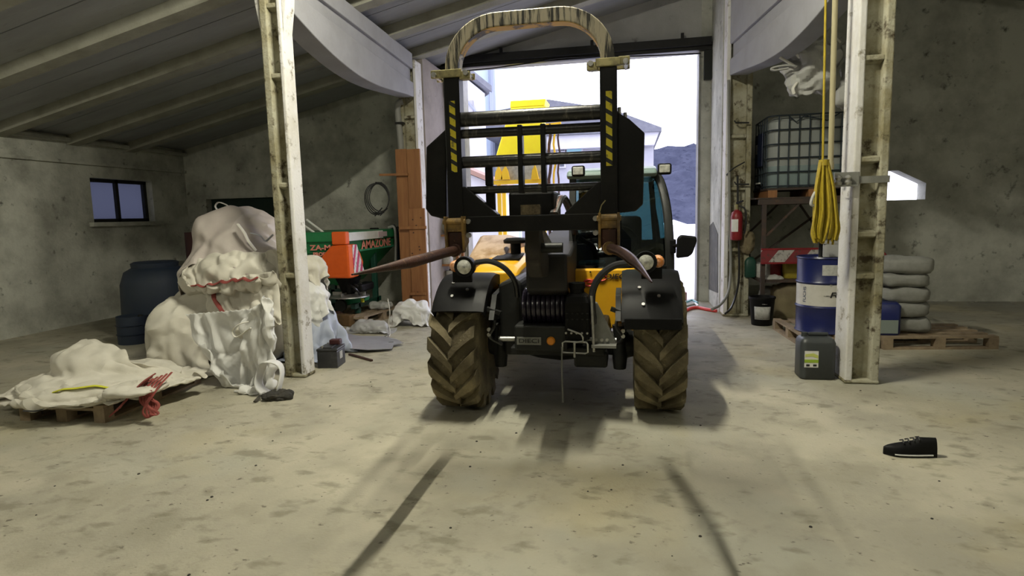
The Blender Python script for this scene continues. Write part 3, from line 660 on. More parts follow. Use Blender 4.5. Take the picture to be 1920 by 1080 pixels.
# --- axles and chassis
for ay in (AY, 7.55):
    MB().lathe([(.10, -1.19), (.12, -1.12), (.10, -1.0), (.09, -.9), (.13, -.75), (.15, -.565), (.13, -.38), (.09, -.23), (.10, -.13), (.12, -.01), (.10, .06)], (0, ay, .525), 'x', 18).build('axle', M_dark_grey, TH, True)
MB().bx(-1.0, -.16, 4.75, 8.35, .46, .72).build('chassis', M_dark_grey, TH, bevel=.02)
MB().bx(-.42, -.16, 4.62, 4.9, .40, .53).build('axle_guard', M_dark_grey, TH, bevel=.02)
for s_, x in ((-1, -1.06), (1, -.07)):                                    # steering knuckles, rams and hoses at the inner wheel sides
    kn = MB().lathe([(0, -.19), (.05, -.19), (.06, -.1), (.05, .1), (.06, .17), (0, .18)], (x, 4.88, .525), 'z', 12).build('steering_knuckle', M_dark_grey, TH, True)
    MB().cyl((x-s_*.02, 4.72, .60), (x-s_*.27, 4.74, .60), .022, n=10).build('ram', M_steel, kn, True)
    MB().tube(cat_rom([(x, 4.62, .85), (x-s_*.02, 4.58, .74), (x+s_*.03, 4.62, .64), (x-s_*.05, 4.7, .56)], 5), .014, 6).build('hose', M_hose, kn, True)
    for z in (.66, .70): MB().lathe([(0, -.01), (.016, -.01), (.016, .01), (0, .012)], (x+s_*.03, 4.60, z), 'y', 8).build('bolt', M_steel, kn, True)
# --- front bumper block with plate and reflector
bp = MB().bx(-.87, -.46, 4.52, 4.78, .55, .75).build('bumper_block', M_dark_grey, TH, bevel=.015)
MB().bx(-.85, -.66, 4.512, 4.53, .60, .66).build('name_plate', M_grey_paint, bp)
text('DIECI', .045, (-.755, 4.509, .63), M_dark_grey, bp, sx=1.5)
MB().lathe([(0, -.012), (.026, -.012), (.034, .0), (.034, .01)], (-.585, 4.515, .632), 'y', 20).build('reflector', M_orange_refl, bp, True)
MB().bx(-.92, -.18, 4.60, 4.9, .50, .56).build('bumper_block', M_dark_grey, TH, bevel=.01)
# --- coil of hydraulic hose: side by side turns
cr = MB().cyl((-.80, 4.70, .87), (-.47, 4.70, .87), .10, n=20).build('hose_coil', M_black_pl, TH, True)
for k in range(9):
    x = -.80+.038*k
    MB().tube([(x+.018*math.cos(q*2)*0, 4.70-.125*math.cos(q), .875+.125*math.sin(q)) for q in (2*PI*i/28 for i in range(28))], .0185, 8, True).build('hose_turn', M_coil, cr, True)
# --- dark side panels and lower frame around the boom nose
MB().prism([(-1.03, .58), (-.84, .58), (-.84, 1.06), (-.90, 1.10), (-1.03, 1.05)], 'y', 4.72, 5.3).build('side_panel', M_dark_grey, TH, bevel=.025)
wp = MB().prism([(-.275, .56), (-.09, .60), (-.10, .63), (-.235, .92), (-.275, .92)], 'y', 4.58, 4.64).build('corner_plate', M_grey_paint, TH, bevel=.01)
MB().bx(-.275, -.09, 4.50, 4.64, .585, .605).build('step_plate', M_grey_paint, wp)
for x in (-.245, -.20, -.16): MB().lathe([(0, -.012), (.013, -.012), (.013, 0)], (x, 4.575, .635), 'y', 8).build('bolt', M_steel, wp)
# --- black canister box beside the coil
cn = MB().hull_sweep([[V((x, y, z)) for x, y in ((-.475+i, 4.50+i), (-.29-i, 4.50+i), (-.29-i, 4.68-i), (-.475+i, 4.68-i))] for z, i in ((.64, 0), (.93, 0), (.975, .012), (1.005, .045))]).build('canister', M_black_pl, TH, bevel=.018)
MB().lathe([(.055, 0), (.055, .03), (.062, .032), (.062, .075), (0, .078)], (-.385, 4.59, 1.0), 'z', 16).build('cap', M_black_pl, cn, True)
for k in range(5):
    MB().lathe([(0, -.008), (.009, -.006), (.009, 0)], (-.465+.04*k, 4.498, .70), 'y', 8).build('rivet', M_steel, cn)
for rr in range(2):
    for k in range(5): MB().bx(-.462+.038*k, -.448+.038*k, 4.493, 4.50, .80+.045*rr, .808+.045*rr).build('vent_slot', M_steel if rr == 9 else M_dark_grey, cn)
MB().cyl((-.258, 4.53, .55), (-.272, 4.53, .98), .011, n=8).build('upright_rod', M_steel, TH)
lb = MB().tube([(-.45, 4.47, .735), (-.35, 4.46, .70), (-.335, 4.46, .675), (-.335, 4.46, .645), (-.40, 4.46, .635)], .007, 6)
lb.tube([(-.49, 4.47, .555), (-.49, 4.47, .63), (-.47, 4.47, .64), (-.31, 4.47, .635), (-.30, 4.47, .62), (-.30, 4.47, .56), (-.32, 4.47, .55)], .007, 6, True)
lb.cyl((-.40, 4.465, .64), (-.40, 4.465, .52), .009, n=6)
lb.build('wire_hitch', M_steel, TH)
MB().tube([(-.495, 4.46, .60), (-.497, 4.455, .4), (-.492, 4.45, .17)], .006, 6).build('dangling_rod', M_grey_paint, TH)
# --- fenders: arched shells over the front tyres
def fender(x0, x1, a_lo, a_hi, rr, label, AY=AY):
    m = MB(); secs = []
    for i in range(15):
        a = math.radians(lerp(a_lo, a_hi, i/14)); ring = []
        def q(r, x): return V((x, AY-r*math.cos(a), .525+r*math.sin(a)))
        drop = .10
        ring = [q(rr-.02, x0+.02), q(rr-drop, x0+.012), q(rr-drop, x0), q(rr-.012, x0), q(rr, x0+.04), q(rr+.004, (x0+x1)/2), q(rr, x1-.04), q(rr-.012, x1), q(rr-drop, x1), q(rr-drop, x1-.012), q(rr-.02, x1-.02)]
        secs.append(ring)
    f_ = m.hull_sweep(secs).build('fender', M_black_pl, TH, True)
    for dx, da in ((.3, 48), (.62, 40), (.36, 33)):
        a = math.radians(a_lo+da-20); x = lerp(x0, x1, dx); r = rr+.006
        p = V((x, AY-r*math.cos(a), .525+r*math.sin(a))); nrm = V((0, -math.cos(a), math.sin(a)))
        MB().cyl(p-nrm*.006, p+nrm*.008, .013, n=8).build('bolt', M_steel, f_)
    return f_
fL = fender(-1.50, -1.085, 36, 125, .60, '', AY-.08)
fR = fender(-.05, .39, 27, 125, .61, '')
MB().bx(-.03, .38, AY-.555, AY-.54, .745, .83).build('mud_flap', M_black_pl, fR, bevel=.01)
# inner fender brackets
for xa, xb in ((-1.10, -.98), (-.13, -.02)):
    MB().beam((xa, AY-.42, .88), (xb, AY-.42, .84), .05, .03).build('fender_bracket', M_dark_grey, TH)
    MB().prism([(AY-.5, .80), (AY-.35, .98), (AY-.1, 1.0), (AY-.1, .75)], 'x', (xa+xb)/2-.02, (xa+xb)/2+.02).build('fender_bracket', M_dark_grey, TH)
# --- headlights with side indicators
for x, ix, z in ((-1.235, -1.325, 1.215), (.125, .215, 1.235)):
    h = MB().lathe([(.0, .09), (.05, .085), (.075, .04), (.082, -.03), (.078, -.055), (.062, -.05)], (x, 4.50, z), 'y', 24).build('headlight', M_black_pl, TH, True)
    MB().lathe([(0, -.066), (.03, -.064), (.05, -.056), (.064, -.042)], (x, 4.50, z), 'y', 24).build('lens', M_lens, h, True)
    MB().lathe([(0, -.07), (.012, -.067), (.014, -.06)], (x, 4.50, z), 'y', 12).build('bulb_cover', M_steel, h, True)
    MB().lathe([(0, -.04), (.03, -.035), (.045, -.01), (.046, .06), (0, .06)], (ix, 4.52, z), 'y', 16).build('indicator', M_amber, h, True)
    MB().bx(min(x, ix)-.03, max(x, ix)+.03, 4.54, 4.58, z-.13, z-.03).build('lamp_bracket', M_black_pl, h)
MB().tube(cat_rom([(-1.17, 4.55, 1.24), (-1.06, 4.58, 1.245), (-.95, 4.6, 1.19), (-.88, 4.65, 1.08), (-.87, 4.7, .95)], 6), .021, 8).build('curved_hose', M_hose, TH, True)
MB().tube(cat_rom([(.03, 4.56, 1.225), (-.10, 4.56, 1.205), (-.205, 4.55, 1.13), (-.262, 4.55, 1.02), (-.27, 4.56, .88), (-.255, 4.6, .76)], 6), .026, 8).build('curved_hose', M_hose, TH, True)
# --- engine hood on the left of the picture
def hq(px, py, Y): return WY(px, py, Y)
hd = MB().hull_sweep([[V(p) for p in ((-1.42, y, zb), (-.93, y, zb2), (-.93, y, zt2), (-.99, y, zt), (-1.30, y, zt), (-1.42, y, zt-.09))] for y, zb, zb2, zt, zt2 in ((5.05, 1.03, .98, 1.12, 1.09), (5.2, .95, .95, 1.165, 1.12), (6.0, .9, .9, 1.235, 1.19), (8.2, .9, .9, 1.25, 1.2))]).build('engine_hood', M_yellow, TH, True, bevel=.02)
MB().add([(-1.24, 5.42, 1.196), (-.98, 5.42, 1.196), (-.99, 5.75, 1.226), (-1.22, 5.75, 1.226)], [(0, 1, 2, 3)]).build('air_grille', M_black_pl, hd, solid=.012)
MB().bx(-1.40, -.95, 5.2, 8.2, .58, .97).build('engine_side', M_dark_grey, TH, bevel=.03)
MB().prism([(5.6, 1.22), (6.1, 1.40), (6.6, 1.36), (7.2, 1.25), (7.2, 1.1), (5.6, 1.1)], 'x', -1.52, -1.16).build('hood_bulge', mat('sky_sheen_tan', (.55, .40, .28), .45, 0, (.30, .18, .08), 6, .45, .65), TH, True, bevel=.05)  # sky reflection on the hood painted in as a tan colour
cp = MB().lathe([(.05, -.10), (.05, .0), (.115, .005), (.12, .035), (.09, .055), (0, .06)], (-1.07, 5.75, 1.325), 'z', 20).build('intake_cap', M_black_pl, TH, True)
# --- boom between hood and cab
M_boom = mat('dark_boom_paint', (.009, .008, .008), .6, 0, (.02, .015, .012), 5, .5, .7)
MB().hull_sweep([[V((x, y, z)) for x, z in ((-.765, za), (-.45, za), (-.45, zb), (-.765, zb))] for y, za, zb in ((4.50, 1.02, 1.30), (4.8, .90, 1.28), (5.6, .9, 1.38), (8.2, 1.15, 1.62))]).build('boom', M_boom, TH, bevel=.02)
MB().bx(-.84, -.50, 4.85, 5.3, .60, 1.0).build('boom_cradle', M_dark, TH)
hs = MB().prism([(4.02, 1.66), (4.02, 1.28), (4.16, 1.16), (4.42, 1.14), (4.5, 1.16), (4.5, 1.28), (4.2, 1.45), (4.14, 1.66)], 'x', -.685, -.585).build('headstock', mat('brownish_black_steel', (.022, .017, .013), .6, 0, (.05, .04, .03), 7, .5, .7), TH, bevel=.012)
MB().prism([(3.97, 1.665), (3.97, 1.60), (4.02, 1.60), (4.02, 1.665)], 'x', -.70, -.575).build('mounting_pad', mat('worn_tan_pad', (.42, .33, .18), .7, 0, (.16, .12, .07), 14, .4, .6), hs)
MB().cyl((-.70, 4.12, 1.37), (-.44, 4.12, 1.37), .035, n=14).build('pivot_pin', M_dark_grey, hs, True)
for k, (x, m_) in enumerate(((-.515, M_hose), (-.50, M_rust), (-.485, M_hose))):
    MB().tube(cat_rom([(x, 4.15, 1.60), (x+.03, 4.4, 1.72), (x+.05, 4.8, 1.62), (x+.04, 5.3, 1.44), (x, 5.9, 1.40)], 5), .017, 6).build('hydraulic_hose', m_, TH, True)
# ram and dark covers behind the frame
MB().cyl((-.66, 4.2, 1.58), (-.66, 5.0, 1.36), .035, n=12).build('tilt_ram', M_steel, TH, True)
MB().bx(-.82, -.50, 4.17, 4.6, 1.50, 1.76).build('ram_cover', M_black_steel, TH, bevel=.02)
# --- cab
cb = MB()
GB, GT = 5.35, 5.55                                                        # glass plane, bottom and top
X0, X1 = -.49, .30
cab = MB().prism([(X0-.03, .60), (.10, .60), (.10, .74), (.20, .74), (.20, 1.115), (X0+.02, 1.115), (X0+.02, 1.06), (X0-.03, 1.06)], 'y', 5.22, 5.42).build('cab_front_panel', M_yellow, TH, bevel=.012)
ar = []
for i in range(15):
    a = math.radians(lerp(95, 200, i/14)); ar.append((.19+.30*math.cos(a), .75+.26*math.sin(a)))
MB().grid([[V((x, 5.205, z)), V((x*.86+.19*.14, 5.15, z*.86+.75*.14))] for x, z in ar]).build('arch_rim', M_yellow, cab, True, solid=.015)
MB().lathe([(.0, .0), (.24, .0), (.25, .02)], (.17, 5.214, .75), 'y', 30).build('arch_recess', mat('recess_shade_yellow', (.52, .27, .012), .5), cab)  # shade of the arch recess put into a darker yellow disc
text('DIECI', .062, (-.105, 5.214, 1.053), M_black_print, cab, sx=1.25, shear=.2, bold=.001)
for (cx_, cz_, r_) in ((-.225, 1.045, .036), (-.335, 1.0, .036)):
    MB().tube([(cx_+r_*1.15*math.cos(q), 5.214, cz_+r_*.75*math.sin(q)) for q in (lerp(.2, 6.0, i/18) for i in range(19))], [.004+.006*math.sin(PI*i/18) for i in range(19)], 6).build('red_swirl_emblem', M_red_print, cab)
MB().prism([(-.36, 1.0), (-.30, 1.03), (-.22, 1.03), (-.28, 1.0)], 'y', 5.209, 5.215).build('red_swirl_emblem', M_red_print, cab)
for x in (-.32, .0, .06): MB().lathe([(0, -.006), (.008, -.006), (.008, 0)], (x, 5.214, 1.095), 'y', 8).build('bolt', M_dark_grey, cab)
# frame, glass, roof
def bar(a, b, w_, h_, n_='cab_pillar', m_=M_dark_grey): return MB().beam(a, b, w_, h_, (0, 1, 0)).build(n_, m_, TH, bevel=.008)
bar((X0, GB, 1.0), (X0, GT, 1.93), .06, .05)
bar((X0-.02, 6.7, .9), (X0, 6.6, 1.93), .06, .06); bar((X1+.02, 6.7, .9), (X1-.06, 6.6, 1.93), .06, .06)
pl = cat_rom([(X1+.055, GB, 1.0), (X1+.05, GB, 1.30), (X1+.03, GB+.08, 1.62), (X1-.02, GT, 1.86), (X1-.09, GT+.04, 1.95)], 6)
MB().tube(pl, .038, 8, flat=.7).build('cab_pillar', M_dark_grey, TH, True)
MB().beam((X0, GB, 1.125), (X1+.04, GB, 1.115), .03, .04, (0, 1, 0)).build('windscreen_frame', M_black_pl, TH)
ws = MB().grid([[V((X0+.025, lerp(GB, GT, u), lerp(1.12, 1.90, u))), V(((X0+X1)/2, lerp(GB-.05, GT-.03, u), lerp(1.12, 1.905, u))), V((lerp(X1+.04, X1-.03, u**2), lerp(GB, GT, u), lerp(1.12, 1.90, u)))] for u in (0, .25, .5, .75, 1)])
ws.build('windscreen', M_glass, TH, True)
MB().add([(X0, 6.62, 1.1), (X1, 6.62, 1.1), (X1-.05, 6.58, 1.9), (X0, 6.58, 1.9)], [(0, 1, 2, 3)]).build('rear_window', M_glass, TH)
MB().add([(X1+.05, GB+.05, 1.0), (X1+.03, 6.65, 1.0), (X1-.06, 6.58, 1.9), (X1-.03, GT, 1.9)], [(0, 1, 2, 3)]).build('side_window', M_glass, TH)
MB().bx(X0-.04, X0-.02, 5.4, 6.65, .9, 1.25).build('cab_side', M_dark_grey, TH)
MB().bx(X0, X1+.03, 5.42, 6.7, .70, .80).build('cab_floor', M_dark_grey, TH)
MB().bx(X0, X1+.03, 6.63, 6.68, .70, 1.30).build('cab_rear_panel', M_dark_grey, TH)
MB().bx(X0, -.20, 6.63, 6.68, 1.3, 1.92).build('cab_rear_panel', M_dark_grey, TH)
rf = MB().prism([(5.50, 1.905), (5.46, 1.93), (5.50, 1.975), (5.7, 2.01), (6.7, 2.01), (6.75, 1.95), (6.7, 1.905)], 'x', X0-.05, X1-.05).build('cab_roof', mat('teal_grey_roof', (.16, .22, .21), .35), TH, bevel=.02)
for x, z in ((-.425, 1.965), (.305, 1.955)):
    l_ = MB().box((x, 5.36, z), (.115, .07, .095), rx=.08).build('work_light', M_black_pl, TH, bevel=.018)
    MB().box((x, 5.322, z), (.088, .012, .066), rx=.08).build('lens', M_lens, l_, bevel=.006)
    MB().beam((x, 5.39, z-.02), (x, 5.5, 1.93), .025, .025).build('lamp_bracket', M_black_pl, l_)
# interior: seat, steering wheel, console
st_ = MB().box((-.08, 6.25, 1.0), (.46, .46, .12)).build('seat', M_black_pl, TH, bevel=.04)
MB().box((-.08, 6.46, 1.30), (.44, .12, .52), rx=-.12).build('seat_back', M_black_pl, st_, bevel=.05)
MB().bx(-.28, .12, 6.0, 6.5, .8, .95).build('seat_base', M_dark_grey, st_)
sw = MB().tube([(-.08+.17*math.cos(q), 5.82+.07*math.sin(q), 1.33+.15*math.sin(q)) for q in (2*PI*i/24 for i in range(24))], .014, 8, True).build('steering_wheel', M_black_pl, TH, True)
MB().cyl((-.08, 5.82, 1.33), (-.08, 5.62, 1.05), .03, n=10).build('steering_column', M_black_pl, sw, True)
MB().beam((-.24, 5.82, 1.33), (.08, 5.82, 1.33), .03, .02).build('spoke', M_black_pl, sw)
MB().prism([(5.45, .8), (5.75, .8), (5.72, 1.1), (5.5, 1.12)], 'x', X0+.04, X1-.02).build('dash_panel', M_dark_grey, TH, bevel=.03)
MB().box((.10, 5.6, 1.17), (.22, .16, .03), rz=.3, rx=.2).build('pale_dash_plate', M_sheet, TH)  # pale plate low behind the windscreen
MB().box((-.33, 5.6, 1.14), (.24, .12, .05)).build('blue_dash_block', mat('light_blue_block', (.25, .42, .55), .7), TH, bevel=.02)  # light blue block low behind the windscreen
# mirror
mr = MB().cyl((X1+.06, 5.33, 1.30), (.41, 5.25, 1.31), .014, n=8).build('mirror_arm', M_black_pl, TH, True)
MB().box((X1+.075, 5.32, 1.30), (.05, .06, .12)).build('mirror_mount', M_black_pl, mr, bevel=.01)
MB().prism([(.395, 1.205), (.49, 1.215), (.525, 1.24), (.56, 1.345), (.555, 1.385), (.43, 1.40), (.40, 1.37)], 'y', 5.19, 5.25).build('mirror_head', M_black_pl, mr, bevel=.015)

# --- bale fork frame carried on the boom
FY = 3.9
def C(px, py): p = WY(px, py, FY); return p.x, p.z
xl, xr = C(855, 300)[0], C(1142, 300)[0]
zlo = C(1000, 418)[1]; ztop = 2.50
lb = MB().bx(xl-.03, xr+.03, FY-.05, FY+.06, zlo-.052, zlo+.052).build('fork_frame', M_black_steel, TH, bevel=.006)
for x in (xl, xr):
    MB().bx(x-.052, x+.052, FY-.055, FY+.055, zlo-.03, ztop).build('upright', M_black_steel, lb, bevel=.008)
    MB().bx(x-.016, x+.022, FY-.059, FY-.053, C(1000, 318)[1], C(1000, 183)[1]).build('hazard_stripe', M_hazard, lb)
for nm, py, r in (('cross_bar', 217, .047), ('cross_bar', 244.5, .03), ('cross_bar', 299, .038), ('cross_bar', 353, .025)):
    z = C(1000, py)[1]
    MB().cyl((xl+.03, FY, z), (xr-.03, FY, z), r, n=20).build(nm, M_black_worn, lb, True)
for px in (976, 1019):
    x = C(px, 240)[0]
    MB().bx(x-.016, x+.016, FY-.045, FY+.03, C(1000, 362)[1], C(1000, 234)[1]).build('vertical_plate', M_black_steel, lb, bevel=.006)
x = C(914, 300)[0]; MB().bx(x-.025, x+.025, FY+.02, FY+.06, C(1000, 345)[1], C(1000, 288)[1]).build('vertical_plate', M_black_steel, lb, bevel=.006)
x = C(918, 400)[0]; MB().bx(x-.03, x+.03, FY+.03, FY+.07, zlo, C(1000, 345)[1]).build('vertical_plate', M_black_steel, lb, bevel=.006)
for s_, x in ((1, xl), (-1, xr)):                                          # diagonal gusset plates
    x = x+s_*.045
    MB().prism([(x, zlo+.03), (x, C(1000, 352)[1]+.02), (x+s_*.025, C(1000, 352)[1]+.02), (x+s_*.235, zlo+.06), (x+s_*.235, zlo+.03)], 'y', FY-.045, FY+.05).build('gusset', M_black_steel, lb, bevel=.006)
hw = []                                                                    # bent hoop of square tube
rad = .30; zt = C(1000, 34)[1]; zb = ztop
xa, xb = xl+.005, xr-.005
for i in range(13): a = PI-PI/2*i/12; hw.append((xa+rad+rad*math.cos(a), zt-rad*.92+rad*.92*math.sin(a)))
for i in range(13): a = PI/2-PI/2*i/12; hw.append((xb-rad+rad*math.cos(a), zt-rad*.92+rad*.92*math.sin(a)))
hw = [(xa, zb-.06)]+hw+[(xb, zb-.06)]
def ring(i, hh, y0, y1):
    x, z = hw[i]; a = V((hw[min(i+1, len(hw)-1)][0]-hw[max(i-1, 0)][0], 0, hw[min(i+1, len(hw)-1)][1]-hw[max(i-1, 0)][1])).normalized(); n = V((-a.z, 0, a.x))
    return [V((x, y0, z))-n*hh, V((x, y1, z))-n*hh, V((x, y1, z))+n*hh, V((x, y0, z))+n*hh]
MB().hull_sweep([ring(i, .043, FY-.05, FY+.06) for i in range(len(hw))]).build('hoop', M_hoopface, lb, True, bevel=.006)
un = MB().hull_sweep([[p+(V((0, 0, 0))) for p in (lambda R0: [R0[0], R0[1], R0[1]+(R0[2]-R0[1])*.03, R0[0]+(R0[3]-R0[0])*.03])(ring(i, .0455, FY-.04, FY+.05))] for i in range(4, len(hw)-4)])
un.build('hoop_underside', M_hoopunder, lb, True)
for k, x in enumerate((xl, xr)):                                           # clamp bands with bolts
    z = ztop+.005; dz = .0
    c_ = MB().bx(x-.075, x+.075, FY-.075, FY-.05, z-.025, z+.025).bx(x-.13, x-.06, FY-.065, FY-.04, z-.032+.01*(1-2*k), z+.018+.01*(1-2*k)).bx(x+.06, x+.13, FY-.065, FY-.04, z-.03-.01*(1-2*k), z+.02-.01*(1-2*k)).bx(x-.13, x+.13, FY+.06, FY+.08, z-.02, z+.02).build('clamp_band', M_brass, lb, bevel=.005)
    for s_ in (-.105, .105):
        MB().cyl((x+s_, FY-.085, z-.004), (x+s_, FY+.09, z-.004), .017, n=8).build('clamp_bolt', M_steel, lb)
# black side shields
for s_, pts in ((-1, [(835, 240), (797, 275), (796, 392), (806, 405), (835, 412)]), (1, [(1155, 205), (1166, 214), (1180, 222), (1209, 248), (1206, 383), (1192, 396), (1155, 400)])):
    MB().prism([C(*p) for p in pts], 'y', FY+.02, FY+.12).build('side_shield', M_black_steel, lb, bevel=.008)
for px, py in ((1172, 216), (1161, 206)):
    x, z = C(px, py); MB().cyl((x, FY+.06, z-.02), (x, FY+.06, z+.025), .012, n=8).build('grease_nipple', M_steel, lb)
# tine sockets and tines
for k, (x, py) in enumerate(((xl+.0, 440), (xr+.0, 432))):
    zc = C(1000, py)[1]-.005
    MB().bx(x-.058, x+.058, FY-.10, FY+.0, zlo-.045, zlo+.045).build('tine_socket', M_ochre, lb, bevel=.012)
    for s_ in (-1, 1): MB().prism([(FY-.12, zlo+.055), (FY+.02, zlo+.055), (FY+.02, zlo-.12), (FY-.10, zlo-.17)], 'x', x+s_*.058-.008, x+s_*.058+.008).build('socket_cheek', M_ochre, lb, bevel=.004)
    MB().bx(x-.05, x+.05, FY-.085, FY+.0, zlo-.185, zlo-.045).build('tine_shoe', M_rust, lb, bevel=.012)
    MB().cyl((x-.075, FY-.095, zlo+.02), (x+.075, FY-.095, zlo+.02), .018, n=10).build('socket_pin', M_ochre, lb)
    for sy in (.0, .09): MB().cyl((x+(.085 if k == 0 else -.085), FY-.075, zlo+.02-sy), (x+(.085 if k == 0 else -.085), FY-.045, zlo+.02-sy), .017, n=8).build('bolt', M_steel, lb)
z0 = zlo-.165
tl = cat_rom([(xl, FY-.03, z0), (xl, FY-.1, z0), (xl-.01, 3.5, z0-.005), (xl-.02, 3.0, z0-.015), (WY(660, 515, 2.46).x, 2.46, WY(660, 515, 2.46).z)], 5)
MB().tube(tl, [lerp(.031, .030, i/15) if i < 15 else lerp(.030, .004, (i-15)/(len(tl)-16)) for i in range(len(tl))], 14).build('tine', M_rust, lb, True)
MB().tube([(xl, FY-.09, z0), (xl, FY-.13, z0)], .042, 14).build('tine_collar', M_rust, lb, True)
tp = WY(1222, 529, 2.75); tm = WY(1196, 498, 3.2)
tl = cat_rom([(xr, FY-.03, z0), (xr+.005, FY-.1, z0), (lerp(xr, tm.x, .5)+.005, 3.5, lerp(z0, tm.z, .42)+.012), tm, tp], 5)
MB().tube(tl, [.030 if i < 13 else lerp(.030, .004, (i-13)/(len(tl)-14)) for i in range(len(tl))], 14).build('tine', M_tine, lb, True)
MB().tube([(xr, FY-.09, z0), (xr+.005, FY-.13, z0)], .042, 14).build('tine_collar', M_ochre, lb, True)
MB().tube([(xr-.06, FY-.1, zlo+.05), (xr-.045, FY-.11, zlo+.10), (xr-.02, FY-.11, zlo+.13)], .004, 5).build('wire_end', M_brass, lb)
MB().tube(cat_rom([(xl+.06, FY-.02, zlo+.22), (xl+.10, FY-.02, zlo+.17), (xl+.13, FY-.03, zlo+.14)], 4), .012, 8).build('grey_hose_end', M_steel, lb, True)

# ================================================================== LEFT SIDE
# pallets: boards, bearers and blocks
def pallet(name, label, c, rz, L=1.2, W_=.8, tilt=0, nboards=5):
    t = thing(name, label, 'pallet', c, 'wooden pallets')
    C0 = V(c); Rm = Matrix.Translation(C0) @ Matrix.Rotation(rz, 4, 'Z') @ Matrix.Rotation(tilt, 4, 'X')
    def b(n_, x0, x1, y0, y1, z0, z1): MB().bx(x0, x1, y0, y1, z0, z1, Rm).build(n_, M_pallet, t)
    for i in range(nboards):
        y = -W_/2+.05+(W_-.10)*i/(nboards-1); b('deck_board', -L/2, L/2, y-.045, y+.045, .122, .144)
    for x in (-L/2+.05, 0, L/2-.05):
        b('cross_board', x-.05, x+.05, -W_/2, W_/2, .10, .122)
        for y in (-W_/2+.05, 0, W_/2-.05): b('block', x-.05, x+.05, y-.05, y+.05, .022, .10)
    for y in (-W_/2+.05, 0, W_/2-.05): b('skid_board', -L/2, L/2, y-.05, y+.05, 0, .022)
    return t
pallet('wooden_pallet', 'weathered wooden pallet under the flattened bags with red straps', (-4.62, 4.62, 0), PI/2+.04)
pallet('wooden_pallet', 'weathered wooden pallet beside the green spreader under a green bracket', (-4.20, 8.98, 0), PI/2-.14, 1.2, .8)
pallet('wooden_pallet', 'weathered wooden pallet beneath the blue oil drum', (2.32, 7.85, 0), PI/2+.05, 1.2, .8)
pallet('wooden_pallet', 'weathered wooden pallet in the dark behind the stained post on the right', (3.35, 7.7, 0), .1, 1.2, .8)

# heap of used bulk bags: filled shapes below, sheets of bag cloth dropped over them
def bag(name, mb, label, m=None, parts=(), solid=0, grp='used bulk bags in the heap', cat='bag'):
    o = mb.build(name, m or M_bag, None, True, solid=solid); tag(o, label, cat, grp)
    for nm, pts, r, mm in parts:
        MB().tube(cat_rom(pts, 6), r, 6, flat=.45).build(nm, mm, o, True)
    return o
def loop(px, Y, w_, h_, lean=0): # a strap loop standing on a point
    p = WY(px[0], px[1], Y); return [p+V((-w_/2, 0, 0)), p+V((-w_*.6+lean*.5, 0, h_*.6)), p+V((lean, 0, h_)), p+V((w_*.6+lean*.5, .02, h_*.6)), p+V((w_/2, .02, 0))]
def row(G, i, j0=0, j1=None, off=.014):
    if i >= 0: L = [G[i][j] for j in range(j0, (j1 or len(G[0])), 2)]
    return [p+V((0, -off*.4, off)) for p in L]
def col_row(G, i): return [p+V((0, -.01, .01)) for p in G[i][::2]]
def col(G, j, i0=0, i1=None, off=.014): return [G[i][j]+V((0, -off*.6, off)) for i in range(i0, (i1 or len(G)), 2)]
E_core, E_low, E_bul, E_mid, E_top = ((-4.50, 6.25, .45), (.82, .68, .62), 0), (tuple(WY(355, 612, 5.72)), (.36, .40, .27), 0), (tuple(WY(402, 520, 5.95)), (.36, .36, .22), .3), (tuple(WY(470, 518, 5.95)), (.52, .42, .30), .1), (tuple(WY(450, 446, 6.3)), (.48, .46, .36), .3)
core = bag('bulk_bag', blob(E_core[0], (.78, .64, .58), 15, .95, .03, 1.6, zmin=.0), 'dark shaded bulk bag at the bottom core of the heap', M_bag)
bul = bag('bulk_bag', blob(*E_bul[:2], 12, .95, .05, 3.4, rz=.3), 'cream bulk bag bulging out left under the red trimmed fold of the heap', M_bag)
mid = bag('bulk_bag', blob(*E_mid[:2], 5, .95, .04, 2.0, rz=.1), 'cream bulk bag body in the middle of the heap under the folded cloths', M_bag)
solids = [E_core, E_low, E_bul, E_mid]
def sheet(G, lab, m, parts=(), th=.01, sub=1, nm='bag_cloth'):
    o = bag(nm, MB().grid(G), lab, m, parts, th); q = o.modifiers.new('sub', 'SUBSURF'); q.levels = q.render_levels = sub; return o
def hem(L, off=(0, -.018, .006)):                                          # smoothed line along the cloth
    L = list(L)
    for _ in range(3): L = [L[0]]+[(L[k-1]+L[k]*2+L[k+1])/4 for k in range(1, len(L)-1)]+[L[-1]]
    return [p+V(off) for p in L[::2]]+[L[-1]+V(off)]
def allrow(nv, i=0): return [(i, j) for j in range(nv+1)]
# low bag at the left, wrapped in its own loose cloth
G = crumple(cloth([[V(WY(355, 612, 5.72))+V((-.54+1.08*j/40, -.55+1.1*i/36, .42)) for j in range(41)] for i in range(37)], [E_low, E_core], gap=.02, seed=3, grow=.14), .03, 3, 3)
sheet(G, 'grey white bulk bag bulging out low at the left of the heap', M_bag, [('tie_cord', [G[k][14-k//3]+V((0, -.01, .012)) for k in range(2, 22, 3)], .008, M_aerial)], nm='bulk_bag')
